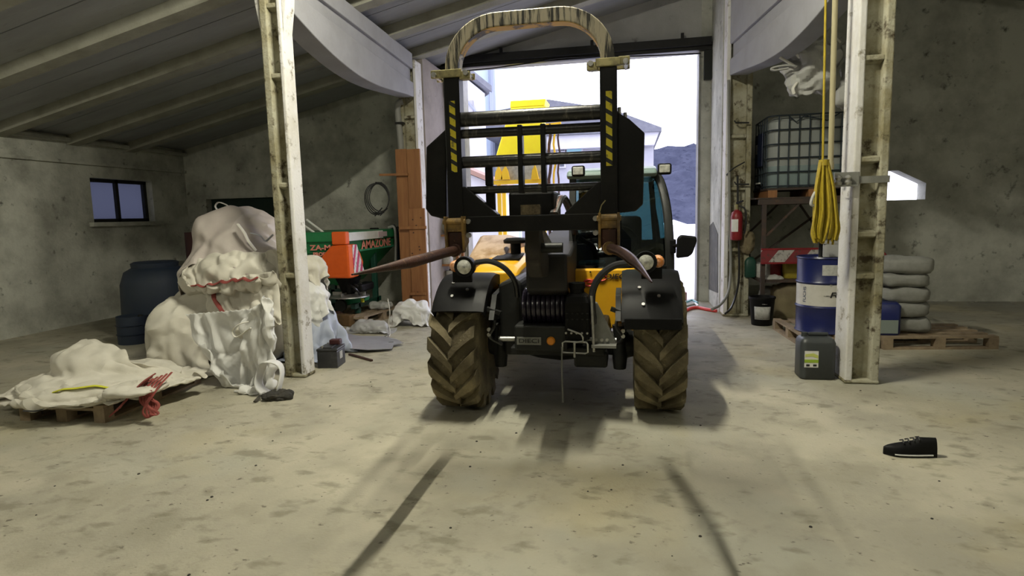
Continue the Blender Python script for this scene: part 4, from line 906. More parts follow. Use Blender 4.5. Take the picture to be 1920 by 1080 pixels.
# top bag: liner cloth over a round filling
t_ = V(E_top[0])
G = crumple(cloth([[t_+V((-.85+1.7*j/48, -.8+1.6*i/44, .52)) for j in range(49)] for i in range(45)], [E_top, E_mid, E_bul], gap=.0, seed=5, grow=.10, bend=.2), .035, 2.6, 5)
sheet(G, 'greyish translucent bulk bag with pale loops on top of the heap', M_bag_pink,
    [('lifting_loop', loop((418, 396), 6.2, .12, .10, -.04), .016, M_strap), ('lifting_loop', [WY(446, 420, 5.80), WY(458, 436, 5.76), WY(466, 452, 5.74), WY(480, 470, 5.78)], .018, M_strap), ('lifting_loop', [WY(470, 437, 5.77), WY(488, 442, 5.74), WY(498, 452, 5.76), WY(512, 440, 5.85)], .012, M_aerial)], nm='bulk_bag')
# cream cloth folded over the middle bag, its red hem along the lower edge
G = crumple(cloth(quad(WY(354, 492, 5.75), WY(514, 466, 5.75), WY(514, 504, 5.40), WY(352, 534, 5.48), 30, 50, .18), solids, seed=2, gap=.05, grow=.20, pin=allrow(50)+[(k, 0) for k in range(0, 31, 6)]+allrow(50, 30)[::7]), .040, 3.2, 2)
sheet(G, 'cream bag cloth with red hem folded under the greyish bag of the heap', M_bag, [('red_trim', hem(G[-2][3:44]), .020, M_redstrap)])
G = crumple(cloth(quad(WY(362, 535, 5.56), WY(514, 508, 5.46), WY(514, 590, 5.24), WY(462, 606, 5.18), 36, 46, .10), solids, seed=4, gap=.05, grow=.20, pin=allrow(46)+allrow(46, 34)[::6]), .042, 3.2, 4)
sheet(G, 'cream bag cloth with slanting red trim draped over the middle of the heap', M_bag, [('red_trim', hem([G[3+k][9+k//2] for k in range(0, 30)]), .022, M_redstrap)])
G = cloth(quad(WY(346, 588, 5.26), WY(482, 576, 5.18), WY(474, 704, 5.06), WY(424, 690, 5.08), 46, 46, .10), solids, seed=6, gap=.06, grow=.10, pin=allrow(46)[::3]+[(46, 0), (46, 46), (24, 0)], bend=.2)
G = crumple(G, .034, 3.0, 6)
sheet(G, 'white bag cloth hanging flat down the front of the heap', M_bag_white)
G = cloth(hang_grid([WY(452, 596, 5.06), WY(478, 570, 5.02), WY(505, 556, 5.05), WY(528, 558, 5.14)], [(0, 0, 0), (.0, -.06, -.35), (.02, -.06, -.75), (.05, -.10, -.88)], 56, 36), solids, seed=9, gap=.06, grow=.22, pin=allrow(36)[::3], walls=((0, -1, -3.30),), stiff=1.0)
G = crumple(G, .040, 3.4, 9)
sheet(G, 'white bag cloth hanging down to the floor against the concrete post', M_bag_white, [('lifting_loop', [WY(466, 603, 4.92), WY(448, 608, 4.88), WY(436, 620, 4.88), WY(444, 632, 4.88), WY(470, 615, 4.90)], .014, M_strap)])
ck = []                                                                    # open rolled mouth of the hanging bag
c0 = WY(515, 705, 4.97)
for i in range(9):
    u = i/8; ck.append([c0+V((math.cos(q)*(.105+.02*u), -.02-.10*u+.03*math.sin(3*q), math.sin(q)*(.165+.01*u)+.012*math.sin(2*q+u))) for q in (2*PI*k/28 for k in range(28))])
bag('bag_mouth', MB().grid(ck, True), 'open rolled white bag mouth on the floor at the foot of the post', M_bag_white, solid=.01)
# flattened bags on the pallet
E_f1, E_f2, E_f3 = ((-4.70, 4.60, .20), (.60, .62, .07), 0), (tuple(WY(322, 664, 4.60)), (.38, .26, .13), .3), ((-4.80, 4.85, .36), (.50, .5, .13), .1)
PB = ((-4.62, 4.62, -20), (18, 18, 20.155), 0)
def spread(x0, x1, y0, y1, z, nx, ny): return [[V((lerp(x0, x1, j/nx), lerp(y0, y1, i/ny), z)) for j in range(nx+1)] for i in range(ny+1)]
G = crumple(cloth(spread(-5.25, -4.16, 4.10, 5.15, .30, 44, 44), [PB, E_f1], seed=15, gap=.01, grow=.06), .025, 3, 15)
sheet(G, 'lowest flattened cream bag spread on the left pallet', M_bag, nm='flattened_bag')
G = crumple(cloth(spread(-5.35, -3.84, 4.26, 5.20, .60, 54, 40), [PB, E_f1, E_f2, E_f3], seed=17, gap=.035, grow=.10), .030, 3.0, 17)
cE = sheet(G, 'cream bag cloth with yellow green strap spread over the left pallet', M_bag, [('yellow_strap', [G[12+k//2][26+k]+V((0, -.008, .016)) for k in range(0, 14, 2)], .016, M_yelstrap), ('dark_print', [G[3][k]+V((0, -.008, .008)) for k in (26, 28, 30)], .012, M_black_print)])
bag('flattened_bag', blob(WY(258, 728, 4.16), (.22, .2, .04), 25, .8, .035, 5), 'small folded bag corner above the red straps', M_bag)
for k, (a, b_, lab) in enumerate((((262, 742, 280, 778), (318, 700), 'red webbing strap bundle hanging over the corner of the left pallet'), ((240, 730, 255, 770), (300, 705), 'red webbing strap trailing off the bag edge left of the bundle'))):
    t = thing('strap_bundle', lab, 'strap', WG(280-30*k, 787), 'red straps on the left pallet')
    for j in range(5):
        o_ = j*.016
        if k == 0: pts = [WY(322-j*9, 698+j*3, 4.3), WY(300-j*7, 722, 4.16), WY(284-j*5, 745+j*2, 4.08), WY(268+j*7, 770+j, 4.05), WY(276+j*3, 782-j, 4.03), WY(290-j*2, 772, 4.06), WY(296-j*3, 756, 4.10), WY(262+j*5, 740-j*2, 4.08)]
        else: pts = [WY(292-j*6, 700+j*6, 4.2), WY(268-j*5, 716+j*6, 4.12), WY(246-j*5, 738+j*6, 4.06), WY(225-j*5, 765+j*4, 4.04)]
        MB().tube(cat_rom(pts, 5), .012, 6, flat=.4).build('strap', M_redstrap, t, True)
# dark oily rag and strap on the floor
o = blob(WG(520, 748)+V((0, 0, .03)), (.13, .10, .045), 31, .8, .05, 7, zmin=.003, rz=.4).build('oily_rag', M_rag, None, True); tag(o, 'dark oily rag lying on the floor in front of the open bag mouth', 'rag')
q = [WG(509, 746)+V((0, 0, .03)), WG(495, 747)+V((0, 0, .045)), WG(485, 752)+V((0, 0, .03)), WG(478, 756)+V((0, 0, .015))]
MB().tube(cat_rom(q, 5), .017, 7, flat=.5).build('rag_strap', M_rag, o, True)
MB().tube([WG(488, 750)+V((0, 0, .05)), WG(497, 747)+V((0, 0, .055))], .012, 7, flat=.5).build('buckle', M_steel, o, True)
o = MB().tube([WG(442, 705)+V((.05*math.cos(q_), .02*math.sin(q_), .06+.06*math.sin(q_))) for q_ in (2*PI*i/16 for i in range(16))], .012, 6, True).build('hose_ring', M_bag_hang, None, True); tag(o, 'small grey ring of hose on the floor under the draped bag', 'hose')
# navy barrel in the dark behind the heap
t = thing('navy_barrel', 'dark navy plastic barrel standing behind the heap at the left wall', 'barrel', (-6.75, 7.6, 0))
MB().lathe([(.44, 0), (.47, .04), (.48, .25), (.47, .5), (.46, .75), (.40, .93), (.28, 1.0), (0, 1.01)], (-6.75, 7.6, 0), 'z', 28).build('body', M_navy, t, True)
MB().lathe([(.30, .98), (.31, 1.05), (.27, 1.07), (0, 1.07)], (-6.75, 7.6, 0), 'z', 24).build('lid', M_navy, t, True)
for k, (px, py, Y, r_, lab) in enumerate(((250, 605, 7.0, .20, 'small dark drum on the floor left of the navy barrel'), (400, 445, 9.5, .45, 'dark reddish drum in the shade below the wall niche'))):
    p = WY(px, py, Y)
    t = thing('dark_drum', lab, 'drum', (p.x, p.y, 0)); h = p.z+.1
    MB().lathe([(r_, 0), (r_, h*.33), (r_+.015, h*.345), (r_, h*.36), (r_, h*.66), (r_+.015, h*.675), (r_, h*.69), (r_, h), (r_-.02, h-.015), (0, h-.015)], (p.x, p.y, 0), 'z', 24).build('body', M_navy if k == 0 else mat('dark_maroon_drum', (.06, .02, .02), .6), t, True)
    MB().lathe([(.03, h-.02), (.03, h+.012), (0, h+.012)], (p.x+r_*.6, p.y, 0), 'z', 10).build('bung', M_dark_grey, t)

def sack(nm, c, r, lab, m, seed, rz=0, extra=(), w_=1.35, amp=.03, cat='sack', parts=(), base=0, drop=None):
    E0 = (tuple(c), r, rz); L = max(r[0], r[1])*w_+r[2]*.75
    G = crumple(cloth([[V(c)+V((L*(2*j/34-1)*r[0]/max(r[0], r[1]), L*(2*i/34-1)*r[1]/max(r[0], r[1]), r[2]*1.12)) for j in range(35)] for i in range(35)], [E0]+list(extra), 80, seed=seed, gap=.005, grow=.10, jitter=.006), amp, 5.5, seed)
    o = MB().grid(G).build(nm, m, None, True, solid=.006); q = o.modifiers.new('sub', 'SUBSURF'); q.levels = q.render_levels = 1
    tag(o, lab, cat); return o
# white crumpled sacks right behind the post
s1, s2, s3 = ((-3.66, 6.5, .30), (.24, .24, .30), 0), (tuple(WY(582, 560, 6.45)), (.19, .2, .20), 0), (tuple(WY(582, 505, 6.6)), (.17, .18, .15), 0)
sack('plastic_sack', s1[0], s1[1], 'dull grey sack low behind the post under the white sack', mat('pale_blue_sack', (.40, .44, .55), .6), 31, extra=())
sack('plastic_sack', s2[0], s2[1], 'crumpled white plastic sack in the light right of the post', M_bag_white, 32, extra=(s1,), w_=1.0)
sack('plastic_sack', s3[0], s3[1], 'crumpled beige sack showing right of the white post edge', M_bag, 33, extra=(s2,), w_=.9)
# dark green can with grey spout
gp = WG(607, 660); gp = V((gp.x, 6.75, 0)); gx = WY(607, 640, 6.75).x
t = thing('green_jug', 'dark green plastic jug with grey funnel behind the battery', 'jug', (gx, 6.75, 0))
MB().lathe([(.13, 0), (.15, .03), (.15, .26), (.11, .36), (.06, .43), (.06, .47), (0, .47)], (gx, 6.75, 0), 'z', 18).build('body', M_dkgreen, t, True)
q = WY(628, 640, 6.7); MB().lathe([(.09, .06), (.10, .10), (.05, .40), (.02, .46), (0, .46)], (q.x, 6.62, 0), 'z', 16).build('funnel', M_grey_paint, t, True)
# car battery
bl = WG(597, 690); b0 = V((-3.22, 6.0, 0))
t = thing('battery', 'black car battery with white label standing on the floor beside the post', 'battery', b0)
Rb = Matrix.Translation(b0) @ Matrix.Rotation(math.radians(8), 4, 'Z')
def bb(n_, m_, *a, **k): return MB().bx(*a, Rb).build(n_, m_, t, **k)
bb('case', M_battery, -.11, .11, -.11, .16, 0, .185, bevel=.008)
bb('lid', M_battery, -.115, .115, -.115, .165, .185, .215, bevel=.008)
bb('lid_ridge', M_battery, -.05, .05, -.09, .14, .215, .23, bevel=.005)
bb('label', M_label, .110, .114, -.02, .06, .085, .165)
bb('maroon_clamp', mat('dark_maroon_plastic', (.05, .012, .012), .5), -.02, .10, .03, .12, .23, .285, bevel=.01)
for y in (-.07, .11): MB().cyl(Rb @ V((-.06, y, .21)), Rb @ V((-.06, y, .24)), .014, n=10).build('terminal', M_steel, t, True)
# galvanised sheet offcut with a hole
pts = [WG(628, 625, .07), WG(645, 624, .07), WG(672, 630, .06), WG(722, 631, .05), WG(743, 636, .045), WG(757, 643, .04), WG(738, 647, .03), WG(735, 654, .03), WG(690, 656, .045), WG(650, 653, .06), WG(627, 648, .08)]
n = len(pts); cen = WG(733, 642, .04)
hole = [cen+V((.035*math.cos(2*PI*k/n+2.2), .03*math.sin(2*PI*k/n+2.2), 0)) for k in range(n)]
import bmesh
bm = bmesh.new(); vo = [bm.verts.new(p) for p in pts]; vh = [bm.verts.new(p) for p in hole]
eds = [bm.edges.new((vo[i], vo[(i+1) % n])) for i in range(n)]+[bm.edges.new((vh[i], vh[(i+1) % n])) for i in range(n)]
bmesh.ops.triangle_fill(bm, edges=eds, use_beauty=True)
sm = MB(); bm.verts.index_update(); sm.add([v.co for v in bm.verts], [[v.index for v in f.verts] for f in bm.faces if (f.calc_center_median()-cen).length > .02]); bm.free()
o = sm.build('metal_sheet', M_sheet, None, solid=.006); tag(o, 'flat galvanised metal sheet with a hole lying on the floor beside the battery', 'sheet')
MB().beam(WG(640, 648, .03), WG(640, 628, .03), .08, .05).build('bent_edge', M_sheet, o)
o = MB().beam(WG(655, 664, .015), WG(697, 676, .012), .03, .02).build('steel_bar', M_rust, None); tag(o, 'short dark steel bar on the floor in front of the metal sheet', 'bar')
o = sack('clear_plastic_bag', WG(690, 624)+V((0, .05, .06)), (.28, .13, .08), 'clear crumpled plastic bag on the floor in front of the pallet', M_clear, 41, -.1, w_=1.0, amp=.025, cat='bag')
MB().tube([WG(722, 630, .05), WG(727, 628, .08), WG(730, 622, .06)], .012, 6).build('knot', M_clear, o, True)
# white sack by the planks, with a string
c_ = WG(766, 612)+V((0, .15, .17))
o = sack('white_sack', c_, (.24, .17, .20), 'crumpled clean white sack on the floor in front of the pine boards', M_bag_white, 43, .5, w_=1.0, amp=.04)
MB().tube(cat_rom([WY(727, 560, 8.35), WY(731, 585, 8.25), WY(729, 605, 8.2), WG(731, 628, .01), WG(722, 632, .01)], 5), .008, 6).build('tie_string', M_strap, o, True)
o = blob(WY(714, 572, 9.1), (.20, .14, .07), 44, .7, .05, 5).build('white_sack', M_bag_hang, None, True); tag(o, 'grey folded sack lying on the end of the pallet beside the white sack', 'sack')
o = MB().beam(WG(797, 596, .008), WG(808, 590, .008), .012, .006).build('wood_sliver', M_strap, None); tag(o, 'pale sliver of wood on the floor between the boards and the tyre', 'sliver')

# --- fertiliser spreader standing on the pallet
sx0, sx1, sy0, sy1 = -5.62, -4.03, 8.14, 10.1
t = thing('fertiliser_spreader', 'green and orange fertiliser spreader with marker board behind the post', 'spreader', (-4.4, 9.0, .145))
zt, zm, zb = 1.42, 1.12, .71
def ring4(x0, x1, y0, y1, z): return [V((x0, y0, z)), V((x1, y0, z)), V((x1, y1, z)), V((x0, y1, z))]
MB().hull_sweep([ring4(sx0+.5, sx1-.40, sy0+.50, sy1-.56, zb-.13), ring4(sx0+.05, sx1-.02, sy0+.03, sy1-.03, zm), ring4(sx0, sx1, sy0, sy1, zt-.11)]).build('hopper', M_green, t, bevel=.02)
MB().hull_sweep([ring4(sx0-.03, sx1+.03, sy0-.03, sy1+.03, zt-.145), ring4(sx0-.03, sx1+.03, sy0-.03, sy1+.03, zt)]).build('hopper_rim', M_green, t, bevel=.02)
MB().bx(sx1+.028, sx1+.042, sy0+.06, sy0+1.30, zt-.135, zt-.012).build('white_band', M_white, t)
MB().bx(sx1+.03, sx1+.048, sy0+1.10, sy0+1.46, zt-.115, zt-.035).build('pale_sticker', mat('pinkish_sticker', (.65, .50, .52), .5), t)
MB().bx(sx1-.18, sx1+.04, sy0-.055, sy0+.07, zt-.18, zt+.005).build('orange_corner', M_orange, t, bevel=.015)
og = MB().hull_sweep([[V((x, y, z)) for x, y in ((sx1-.38+i, sy0-.022), (sx1+.067, sy0-.067), (sx1+.095, sy0+.022), (sx1+.067, sy0+.45-j), (sx1-.34+i, sy0+.50-j))] for z, i, j in ((zt-.67, .056, .22), (zt-.59, -.056, .056), (zt-.47, -.067, .0), (zt-.335, .022, .09), (zt-.185, .18, .25))]).build('orange_guard', M_orange, t, bevel=.02)
MB().add([(sx1+.099, sy0+.04, zt-.60), (sx1+.074, sy0+.425, zt-.60), (sx1+.074, sy0+.22, zt-.19), (sx1+.099, sy0+.022, zt-.19)], [(0, 1, 2, 3)]).build('marker_board', M_rw_sign, og, solid=.006)
MB().bx(sx1-.005, sx1+.002, sy0+.47, sy1-.1, zm-.01, zm+.02).build('side_moulding', mat('pale_green_edge', (.05, .28, .16), .4), t)
text('AMAZONE', .185, (sx1+.004, sy0+1.12, zt-.225), M_pink_print, t, '+x', sx=1.3, bold=.004)
p_ = WY(601, 466, sy0); text('ZA-M', .105, (p_.x, sy0-.002, zt-.225), M_pink_print, t, '-y', sx=1.3, bold=.003)
text('PROFIS', .075, (p_.x, sy0-.002, zt-.32), M_pink_print, t, '-y', sx=1.05, bold=.003)
for x0 in (-4.52, -4.14):
    for y0 in (8.66, 9.36): MB().bx(x0-.04, x0+.04, y0-.04, y0+.04, .146, zm).build('frame_leg', M_dkgreen, t, bevel=.008)
    MB().bx(x0-.04, x0+.04, 8.5, 9.5, .23, .31).build('frame_rail', M_dkgreen, t, bevel=.008)
MB().bx(-4.62, -4.04, 8.62, 8.70, .45, .53).build('frame_rail', M_dkgreen, t, bevel=.008)
for x in (-4.95, -4.22):                                                  # spinning discs with vanes
    d_ = MB().lathe([(0, .06), (.06, .05), (.30, .015), (.31, 0), (0, -.01)], (x, sy0+.42, .42), 'z', 24).build('spinner_disc', M_steel, t, True)
    for k in range(2): MB().beam((x-.27*math.cos(k*1.6), sy0+.42-.27*math.sin(k*1.6), .47), (x+.27*math.cos(k*1.6), sy0+.42+.27*math.sin(k*1.6), .47), .02, .05).build('vane', M_steel, d_)
    MB().lathe([(.10, .30), (.14, .42), (.2, .56)], (x, sy0+.42, .17), 'z', 16).build('outlet_chute', M_black_pl, t, True)
MB().bx(-4.12, -3.94, sy0+.30, sy0+.75, .50, .62).build('gear_box', M_black_pl, t, bevel=.03)
for k in range(3): MB().tube(cat_rom([(-4.12, sy0+.25+k*.1, .62), (-4.0, sy0+.2+k*.12, .56+.02*k), (-4.04, sy0+.4+k*.1, .44), (-4.25, sy0+.5, .40)], 5), .018, 6).build('control_hose', M_hose, t, True)
MB().tube(cat_rom([(sx1+.02, sy1-.14, zt+.05), (sx1+.08, sy1-.17, zt-.05), (sx1+.09, sy1-.11, zt-.28), (sx1+.07, sy1-.16, zt-.54)], 6), .034, 8).build('hose_bundle', M_navy, t, True)
for k in range(6):
    MB().tube(cat_rom([(sx1-.05+.02*k, sy1-.18+.05*k, zt+.02), (sx1+.07, sy1-.22+.05*k, zt+.02-.02*k), (sx1+.085, sy1-.22+.06*k, zt-.22), (sx1+.055+.01*k, sy1-.2+.06*k, zt-.56-.05*k)], 5), .024, 6).build('hanging_hose', M_navy if k % 3 else M_bag_hang, t, True)
MB().tube(cat_rom([(sx1+.10, sy1+.06, zt-.1), (sx1+.13, sy1+.06, zt-.56), (sx1+.11, sy1+.05, zt-1.06)], 6), .024, 6).build('white_tube', M_white, t, True)
MB().bx(sx1+.055, sx1+.11, sy1-.07, sy1+.04, zt-.56, zt-.25).build('red_lamp', M_red_print, t, bevel=.02)
for px0, py0, px1, py1 in ((572, 425, 598, 440), (581, 417, 612, 438)):
    MB().cyl(WY(px0-6, py0-5, sy0+.5), WY(px1, py1+2, sy0+.5), .018, n=8).build('white_rod', M_white, t, True)
MB().box(WY(702, 432, sy1-.2), (.15, .1, .09)).build('black_fitting', M_black_pl, t, bevel=.02)
# green bracket and spare parts on the pallet
o = MB().prism([(-.24, -.02), (.2, .09), (.22, .16), (.05, .16), (-.2, .08)], 'y', -.06, .06)
p = WY(668, 572, 8.62)+V((0, 0, .02)); o.v = [Matrix.Rotation(-.15, 3, 'Z') @ q+V((p.x, p.y, p.z-.03)) for q in o.v]
o = o.build('green_bracket', mat('bright_green_bracket', (.02, .22, .10), .45), None, bevel=.012); tag(o, 'bright green metal bracket with yellow sticker lying on the pallet', 'bracket')
q = WY(680, 563, 8.53); MB().box((q.x, q.y, q.z), (.05, .012, .06)).build('yellow_sticker', M_yelstrap, o)
o = MB().beam((-4.62, 8.52, .085), (-4.08, 8.34, .085), .13, .17).build('timber_block', mat('rotten_brown_timber', (.16, .09, .035), .85, 0, (.08, .05, .02), 6, .4, .65), None, bevel=.012); tag(o, 'rotten brown timber baulk at the end of the pallet behind the clear bag', 'timber')
for k, (px, py, lab) in enumerate(((640, 573, 'dark cast metal part on the pallet left of the green bracket'), (636, 590, 'rusty cast metal part on the timber beside the pallet'))):
    p = WY(px, py, 8.5); m = MB().lathe([(0, -.04), (.09, -.04), (.10, 0), (.06, .03), (.06, .06), (0, .06)], (p.x, p.y, p.z), 'z' if k else 'y', 14)
    o = m.build('cast_part', M_dark_grey if k == 0 else M_rust, None, True); tag(o, lab, 'metal part')
# --- pine boards leaning at the post
yb = 9.28
t = thing('pine_boards', 'tall brown pine boards nailed together leaning on the post left of the doorway', 'boards', (-3.42, yb, 0))
def B(x0, x1, z0, z1, y0, y1, nm='board'): return MB().bx(x0, x1, y0, y1, z0, z1).build(nm, M_wood, t, bevel=.006)
zb_ = lambda py: WY(770, py, yb).z
B(WY(740, 300, yb).x, WY(761, 300, yb).x, .02, zb_(278), yb+.03, yb+.07)
B(WY(761, 300, yb).x+.004, WY(786, 300, yb).x, .0, zb_(279), yb+.03, yb+.075)
B(WY(770, 480, yb).x, WY(800, 480, yb).x, .0, zb_(391), yb-.02, yb+.026)
B(WY(752, 428, yb).x, WY(801, 428, yb).x, zb_(430), zb_(424), yb-.05, yb-.022, 'cleat')
B(WY(770, 552, yb).x, WY(800, 552, yb).x, zb_(553), zb_(548), yb-.045, yb-.022, 'cleat')
pg = MB().beam(WY(712, 328, yb), WY(765, 327, yb-.01), .04, .035).build('peg', M_wood, t)
for k in range(10): p = WY(random.uniform(772, 798), random.uniform(395, 580), yb-.02); MB().lathe([(0, -.004), (.012, -.004), (.013, 0)], (p.x, yb-.02, p.z), 'y', 8).build('knot', M_rust, t)
# coil of wire on the peg
t = thing('wire_coil', 'coil of dark wire hanging from the wooden peg on the back wall', 'wire', WY(712, 335, 9.26))
cc = WY(712, 370, 9.22)
for k in range(4):
    rx_, rz_ = .17+.012*k, .225+.008*k
    MB().tube([V((cc.x-.02*k+rx_*math.cos(a), 9.20+.012*k+.008*math.sin(3*a+k), cc.z-.008*k+rz_*math.sin(a)+.01*math.sin(2*a+k))) for a in (2*PI*i/36 for i in range(36))], .009, 6, True).build('wire_turn', M_hose, t, True)
for k in range(5):
    a = random.uniform(-.6, .6); p = cc+V((.03*k-.06, 0, -.24)); MB().cyl(p+V((-.07, 0, -.03+a*.05)), p+V((.06, .01, .03-a*.08)), .010, n=6).build('tie_end', M_hose, t, True)
MB().cyl(cc+V((-.06, 0, .235)), cc+V((.05, .0, .225)), .014, n=6).build('binding', M_hose, t)
# grey pipe with elbow on the back post
q = cat_rom([WY(753, 300, 9.36), WY(750, 255, 9.36), WY(746, 215, 9.36), WY(745, 200, 9.36), WY(748, 193, 9.36), WY(755, 190, 9.38)], 4)
o = MB().tube(q, .05, 10).build('grey_pipe', M_conduit, None, True); tag(o, 'vertical grey pipe with elbow on the post above the pine boards', 'pipe')
p = WY(749, 231, 9.33); MB().box((p.x, 9.35, p.z), (.13, .11, .03)).build('pipe_clip', M_black_steel, o)
# dim shelf with odds and ends between the boards and the tyre
t = thing('timber_shelf', 'rough timber shelf in the dark between the pine boards and the doorway', 'shelf', (-3.15, 10.6, 0))
for z in (.35, .72, 1.25): MB().bx(-3.62, -2.99, 10.35, 10.85, z, z+.035).build('shelf_board', M_wood, t)
for x in (-3.60, -3.03): MB().bx(x, x+.05, 10.4, 10.45, 0, 1.55).build('shelf_upright', M_wood, t)
for x in (-3.60, -3.03): MB().bx(x, x+.05, 10.75, 10.8, 0, 1.55).build('shelf_upright', M_wood, t)
def can(x, y, z, r, h, m_, lab, nm='tin'):
    o = MB().lathe([(r*.96, 0), (r, .01), (r, h-.02), (r*.9, h), (0, h)], (x, y, z), 'z', 16).build(nm, m_, None, True); tag(o, lab, 'tin', None)
    MB().lathe([(r*.4, h), (r*.4, h+.025), (0, h+.025)], (x, y, z), 'z', 10).build('cap', M_black_pl, o, True); return o
o = MB().cyl((-3.5, 10.6, 1.43), (-3.06, 10.55, 1.43), .13, n=18).build('grey_roll', M_grey_paint, None, True); tag(o, 'thick grey roll lying on the top of the timber shelf', 'roll')
o = MB().prism([(-3.58, 1.57), (-3.1, 1.60), (-3.3, 1.80), (-3.5, 1.82)], 'y', 10.4, 10.6).build('pink_box', mat('dull_pink_card', (.30, .15, .11), .8), None, bevel=.01); tag(o, 'dull pink folded carton above the grey roll by the doorway', 'carton')
can(-3.45, 10.55, .755, .09, .22, M_rust, 'rust brown tin at the left of the middle shelf by the doorway')
can(-3.22, 10.5, .755, .10, .28, M_label, 'pale tin at the right of the middle shelf by the doorway')
can(-3.4, 10.55, .385, .11, .2, M_dark_grey, 'dark tin at the left of the low shelf by the doorway')
can(-3.17, 10.55, .385, .10, .24, M_bag_hang, 'grey tin at the right of the low shelf by the doorway')

# ================================================================== RIGHT SIDE
# --- steel rack with the caged water tank
kx0, kx1, ky0, ky1, kz = 1.80, 3.15, 9.06, 10.3, 1.73
t = thing('steel_rack', 'brown steel rack carrying the caged water tank right of the doorway', 'rack', ((kx0+kx1)/2, (ky0+ky1)/2, 0))
for x in (kx0+.08, kx1-.03):
    for y in (ky0, ky1): MB().bx(x-.03, x+.03, y-.03, y+.03, 0, kz).build('leg', M_rackm, t, bevel=.004)
for y in (ky0, ky1):
    MB().bx(kx0, kx1, y-.035, y+.035, kz-.08, kz).build('top_rail', M_rackm, t, bevel=.004)
    MB().beam((kx0+.1, y, 1.2), (kx0+.55, y, kz-.06), .03, .03).build('brace', M_rackm, t); MB().beam((kx1-.05, y, 1.0), (kx1-.5, y, kz-.06), .03, .03).build('brace', M_rackm, t)
for x in (kx0+.08, kx1-.03): MB().bx(x-.03, x+.03, ky0, ky1, kz-.08, kz-.01).build('side_rail', M_rackm, t)
MB().beam((kx0+.1, ky1, .7), (kx1-.05, ky1, kz-.1), .03, .03).build('brace', M_rackm, t)
MB().bx(kx0+.05, kx1, ky0, ky1, .55, .59).build('shelf_deck', M_rackm, t)
MB().bx(kx0-.04, kx1+.02, ky0-.04, ky1, kz, kz+.018).build('top_deck', M_rackm, t)
# pallet foot of the tank and the tank with its cage
ix0, ix1, iy0, iy1, iz = 1.93, 3.13, 9.12, 10.12, kz+.02
t = thing('water_tank', 'caged translucent water tank with navy label plate on top of the steel rack', 'tank', ((ix0+ix1)/2, (iy0+iy1)/2, iz))
for x in (ix0+.01, (ix0+ix1)/2-.06, ix1-.13):
    MB().bx(x, x+.12, iy0, iy1, iz, iz+.10).build('foot_block', M_wood, t)
MB().bx(ix0, ix1, iy0, iy1, iz+.10, iz+.13).build('foot_deck', M_rackm, t)
z0_, z1_ = iz+.135, iz+1.14
def rr(x0, x1, y0, y1, r, z, n=5):
    out = []
    for cx_, cy_, a0 in ((x1-r, y1-r, 0), (x0+r, y1-r, 90), (x0+r, y0+r, 180), (x1-r, y0+r, 270)):
        for i in range(n+1): a = math.radians(a0+90*i/n); out.append(V((cx_+r*math.cos(a), cy_+r*math.sin(a), z)))
    return out
LQ = z0_+.30
MB().hull_sweep([rr(ix0+.05, ix1-.05, iy0+.05, iy1-.05, .12, z0_), rr(ix0+.03, ix1-.03, iy0+.03, iy1-.03, .14, z0_+.04), rr(ix0+.03, ix1-.03, iy0+.03, iy1-.03, .14, LQ)]).build('filled_lower_tank', M_ibc_liq, t, True)
MB().hull_sweep([rr(ix0+.03, ix1-.03, iy0+.03, iy1-.03, .14, LQ), rr(ix0+.03, ix1-.03, iy0+.03, iy1-.03, .14, z1_-.10), rr(ix0+.10, ix1-.10, iy0+.10, iy1-.10, .12, z1_-.03)]).build('tank_body', M_ibc, t, True)
MB().lathe([(.11, 0), (.11, .05), (0, .05)], ((ix0+ix1)/2, (iy0+iy1)/2, z1_-.03), 'z', 18).build('filler_cap', M_black_pl, t, True)
for k in range(6):
    z = z0_+.02+k*(z1_-z0_-.04)/5
    MB().tube(rr(ix0, ix1, iy0, iy1, .13, z), .011, 6, True).build('cage_ring', M_cage, t, True)
def vb(x, y): MB().cyl((x, y, z0_-.01), (x, y, z1_-.015), .009, n=6).build('cage_bar', M_cage, t)
for k in range(8): x = ix0+.13+(ix1-ix0-.26)*k/7; vb(x, iy0); vb(x, iy1)
for k in range(6): y = iy0+.13+(iy1-iy0-.26)*k/5; vb(ix0, y); vb(ix1, y)
MB().tube([(ix0+.25, iy0-.005, z1_-.03), (ix0+.35, iy0-.01, z1_-.12), (ix0+.45, iy0-.005, z1_-.04), (ix0+.75, iy0-.01, z1_-.12), (ix0+.9, iy0-.005, z1_-.03)], .009, 6).build('cage_wave', M_cage, t, True)
lp = MB().bx(ix0-.03, ix0-.015, iy0+.28, iy0+.78, z0_+.32, z0_+.80).build('label_plate', M_ibcblue, t, bevel=.006)
MB().bx(ix0-.034, ix0-.03, iy0+.60, iy0+.70, z0_+.52, z0_+.66).build('label_print', M_label, lp)
lv = MB().cyl((ix0-.06, iy0+.5, z0_+.03), (ix0+.03, iy0+.5, z0_+.03), .05, n=14).build('outlet_valve', M_black_pl, t, True)
MB().beam((ix0-.05, iy0+.3, z0_+.08), (ix0-.05, iy0+.5, z0_+.08), .03, .02).build('valve_handle', M_label, lv)
o = MB().tube(cat_rom([WY(1362, 328, 9.38), WY(1372, 318, 9.3), WY(1385, 310, 9.25), WY(1396, 304, 9.3)], 4), .010, 6).build('black_cable', M_hose, None, True); tag(o, 'short black cable between the far post and the tank cage', 'cable')
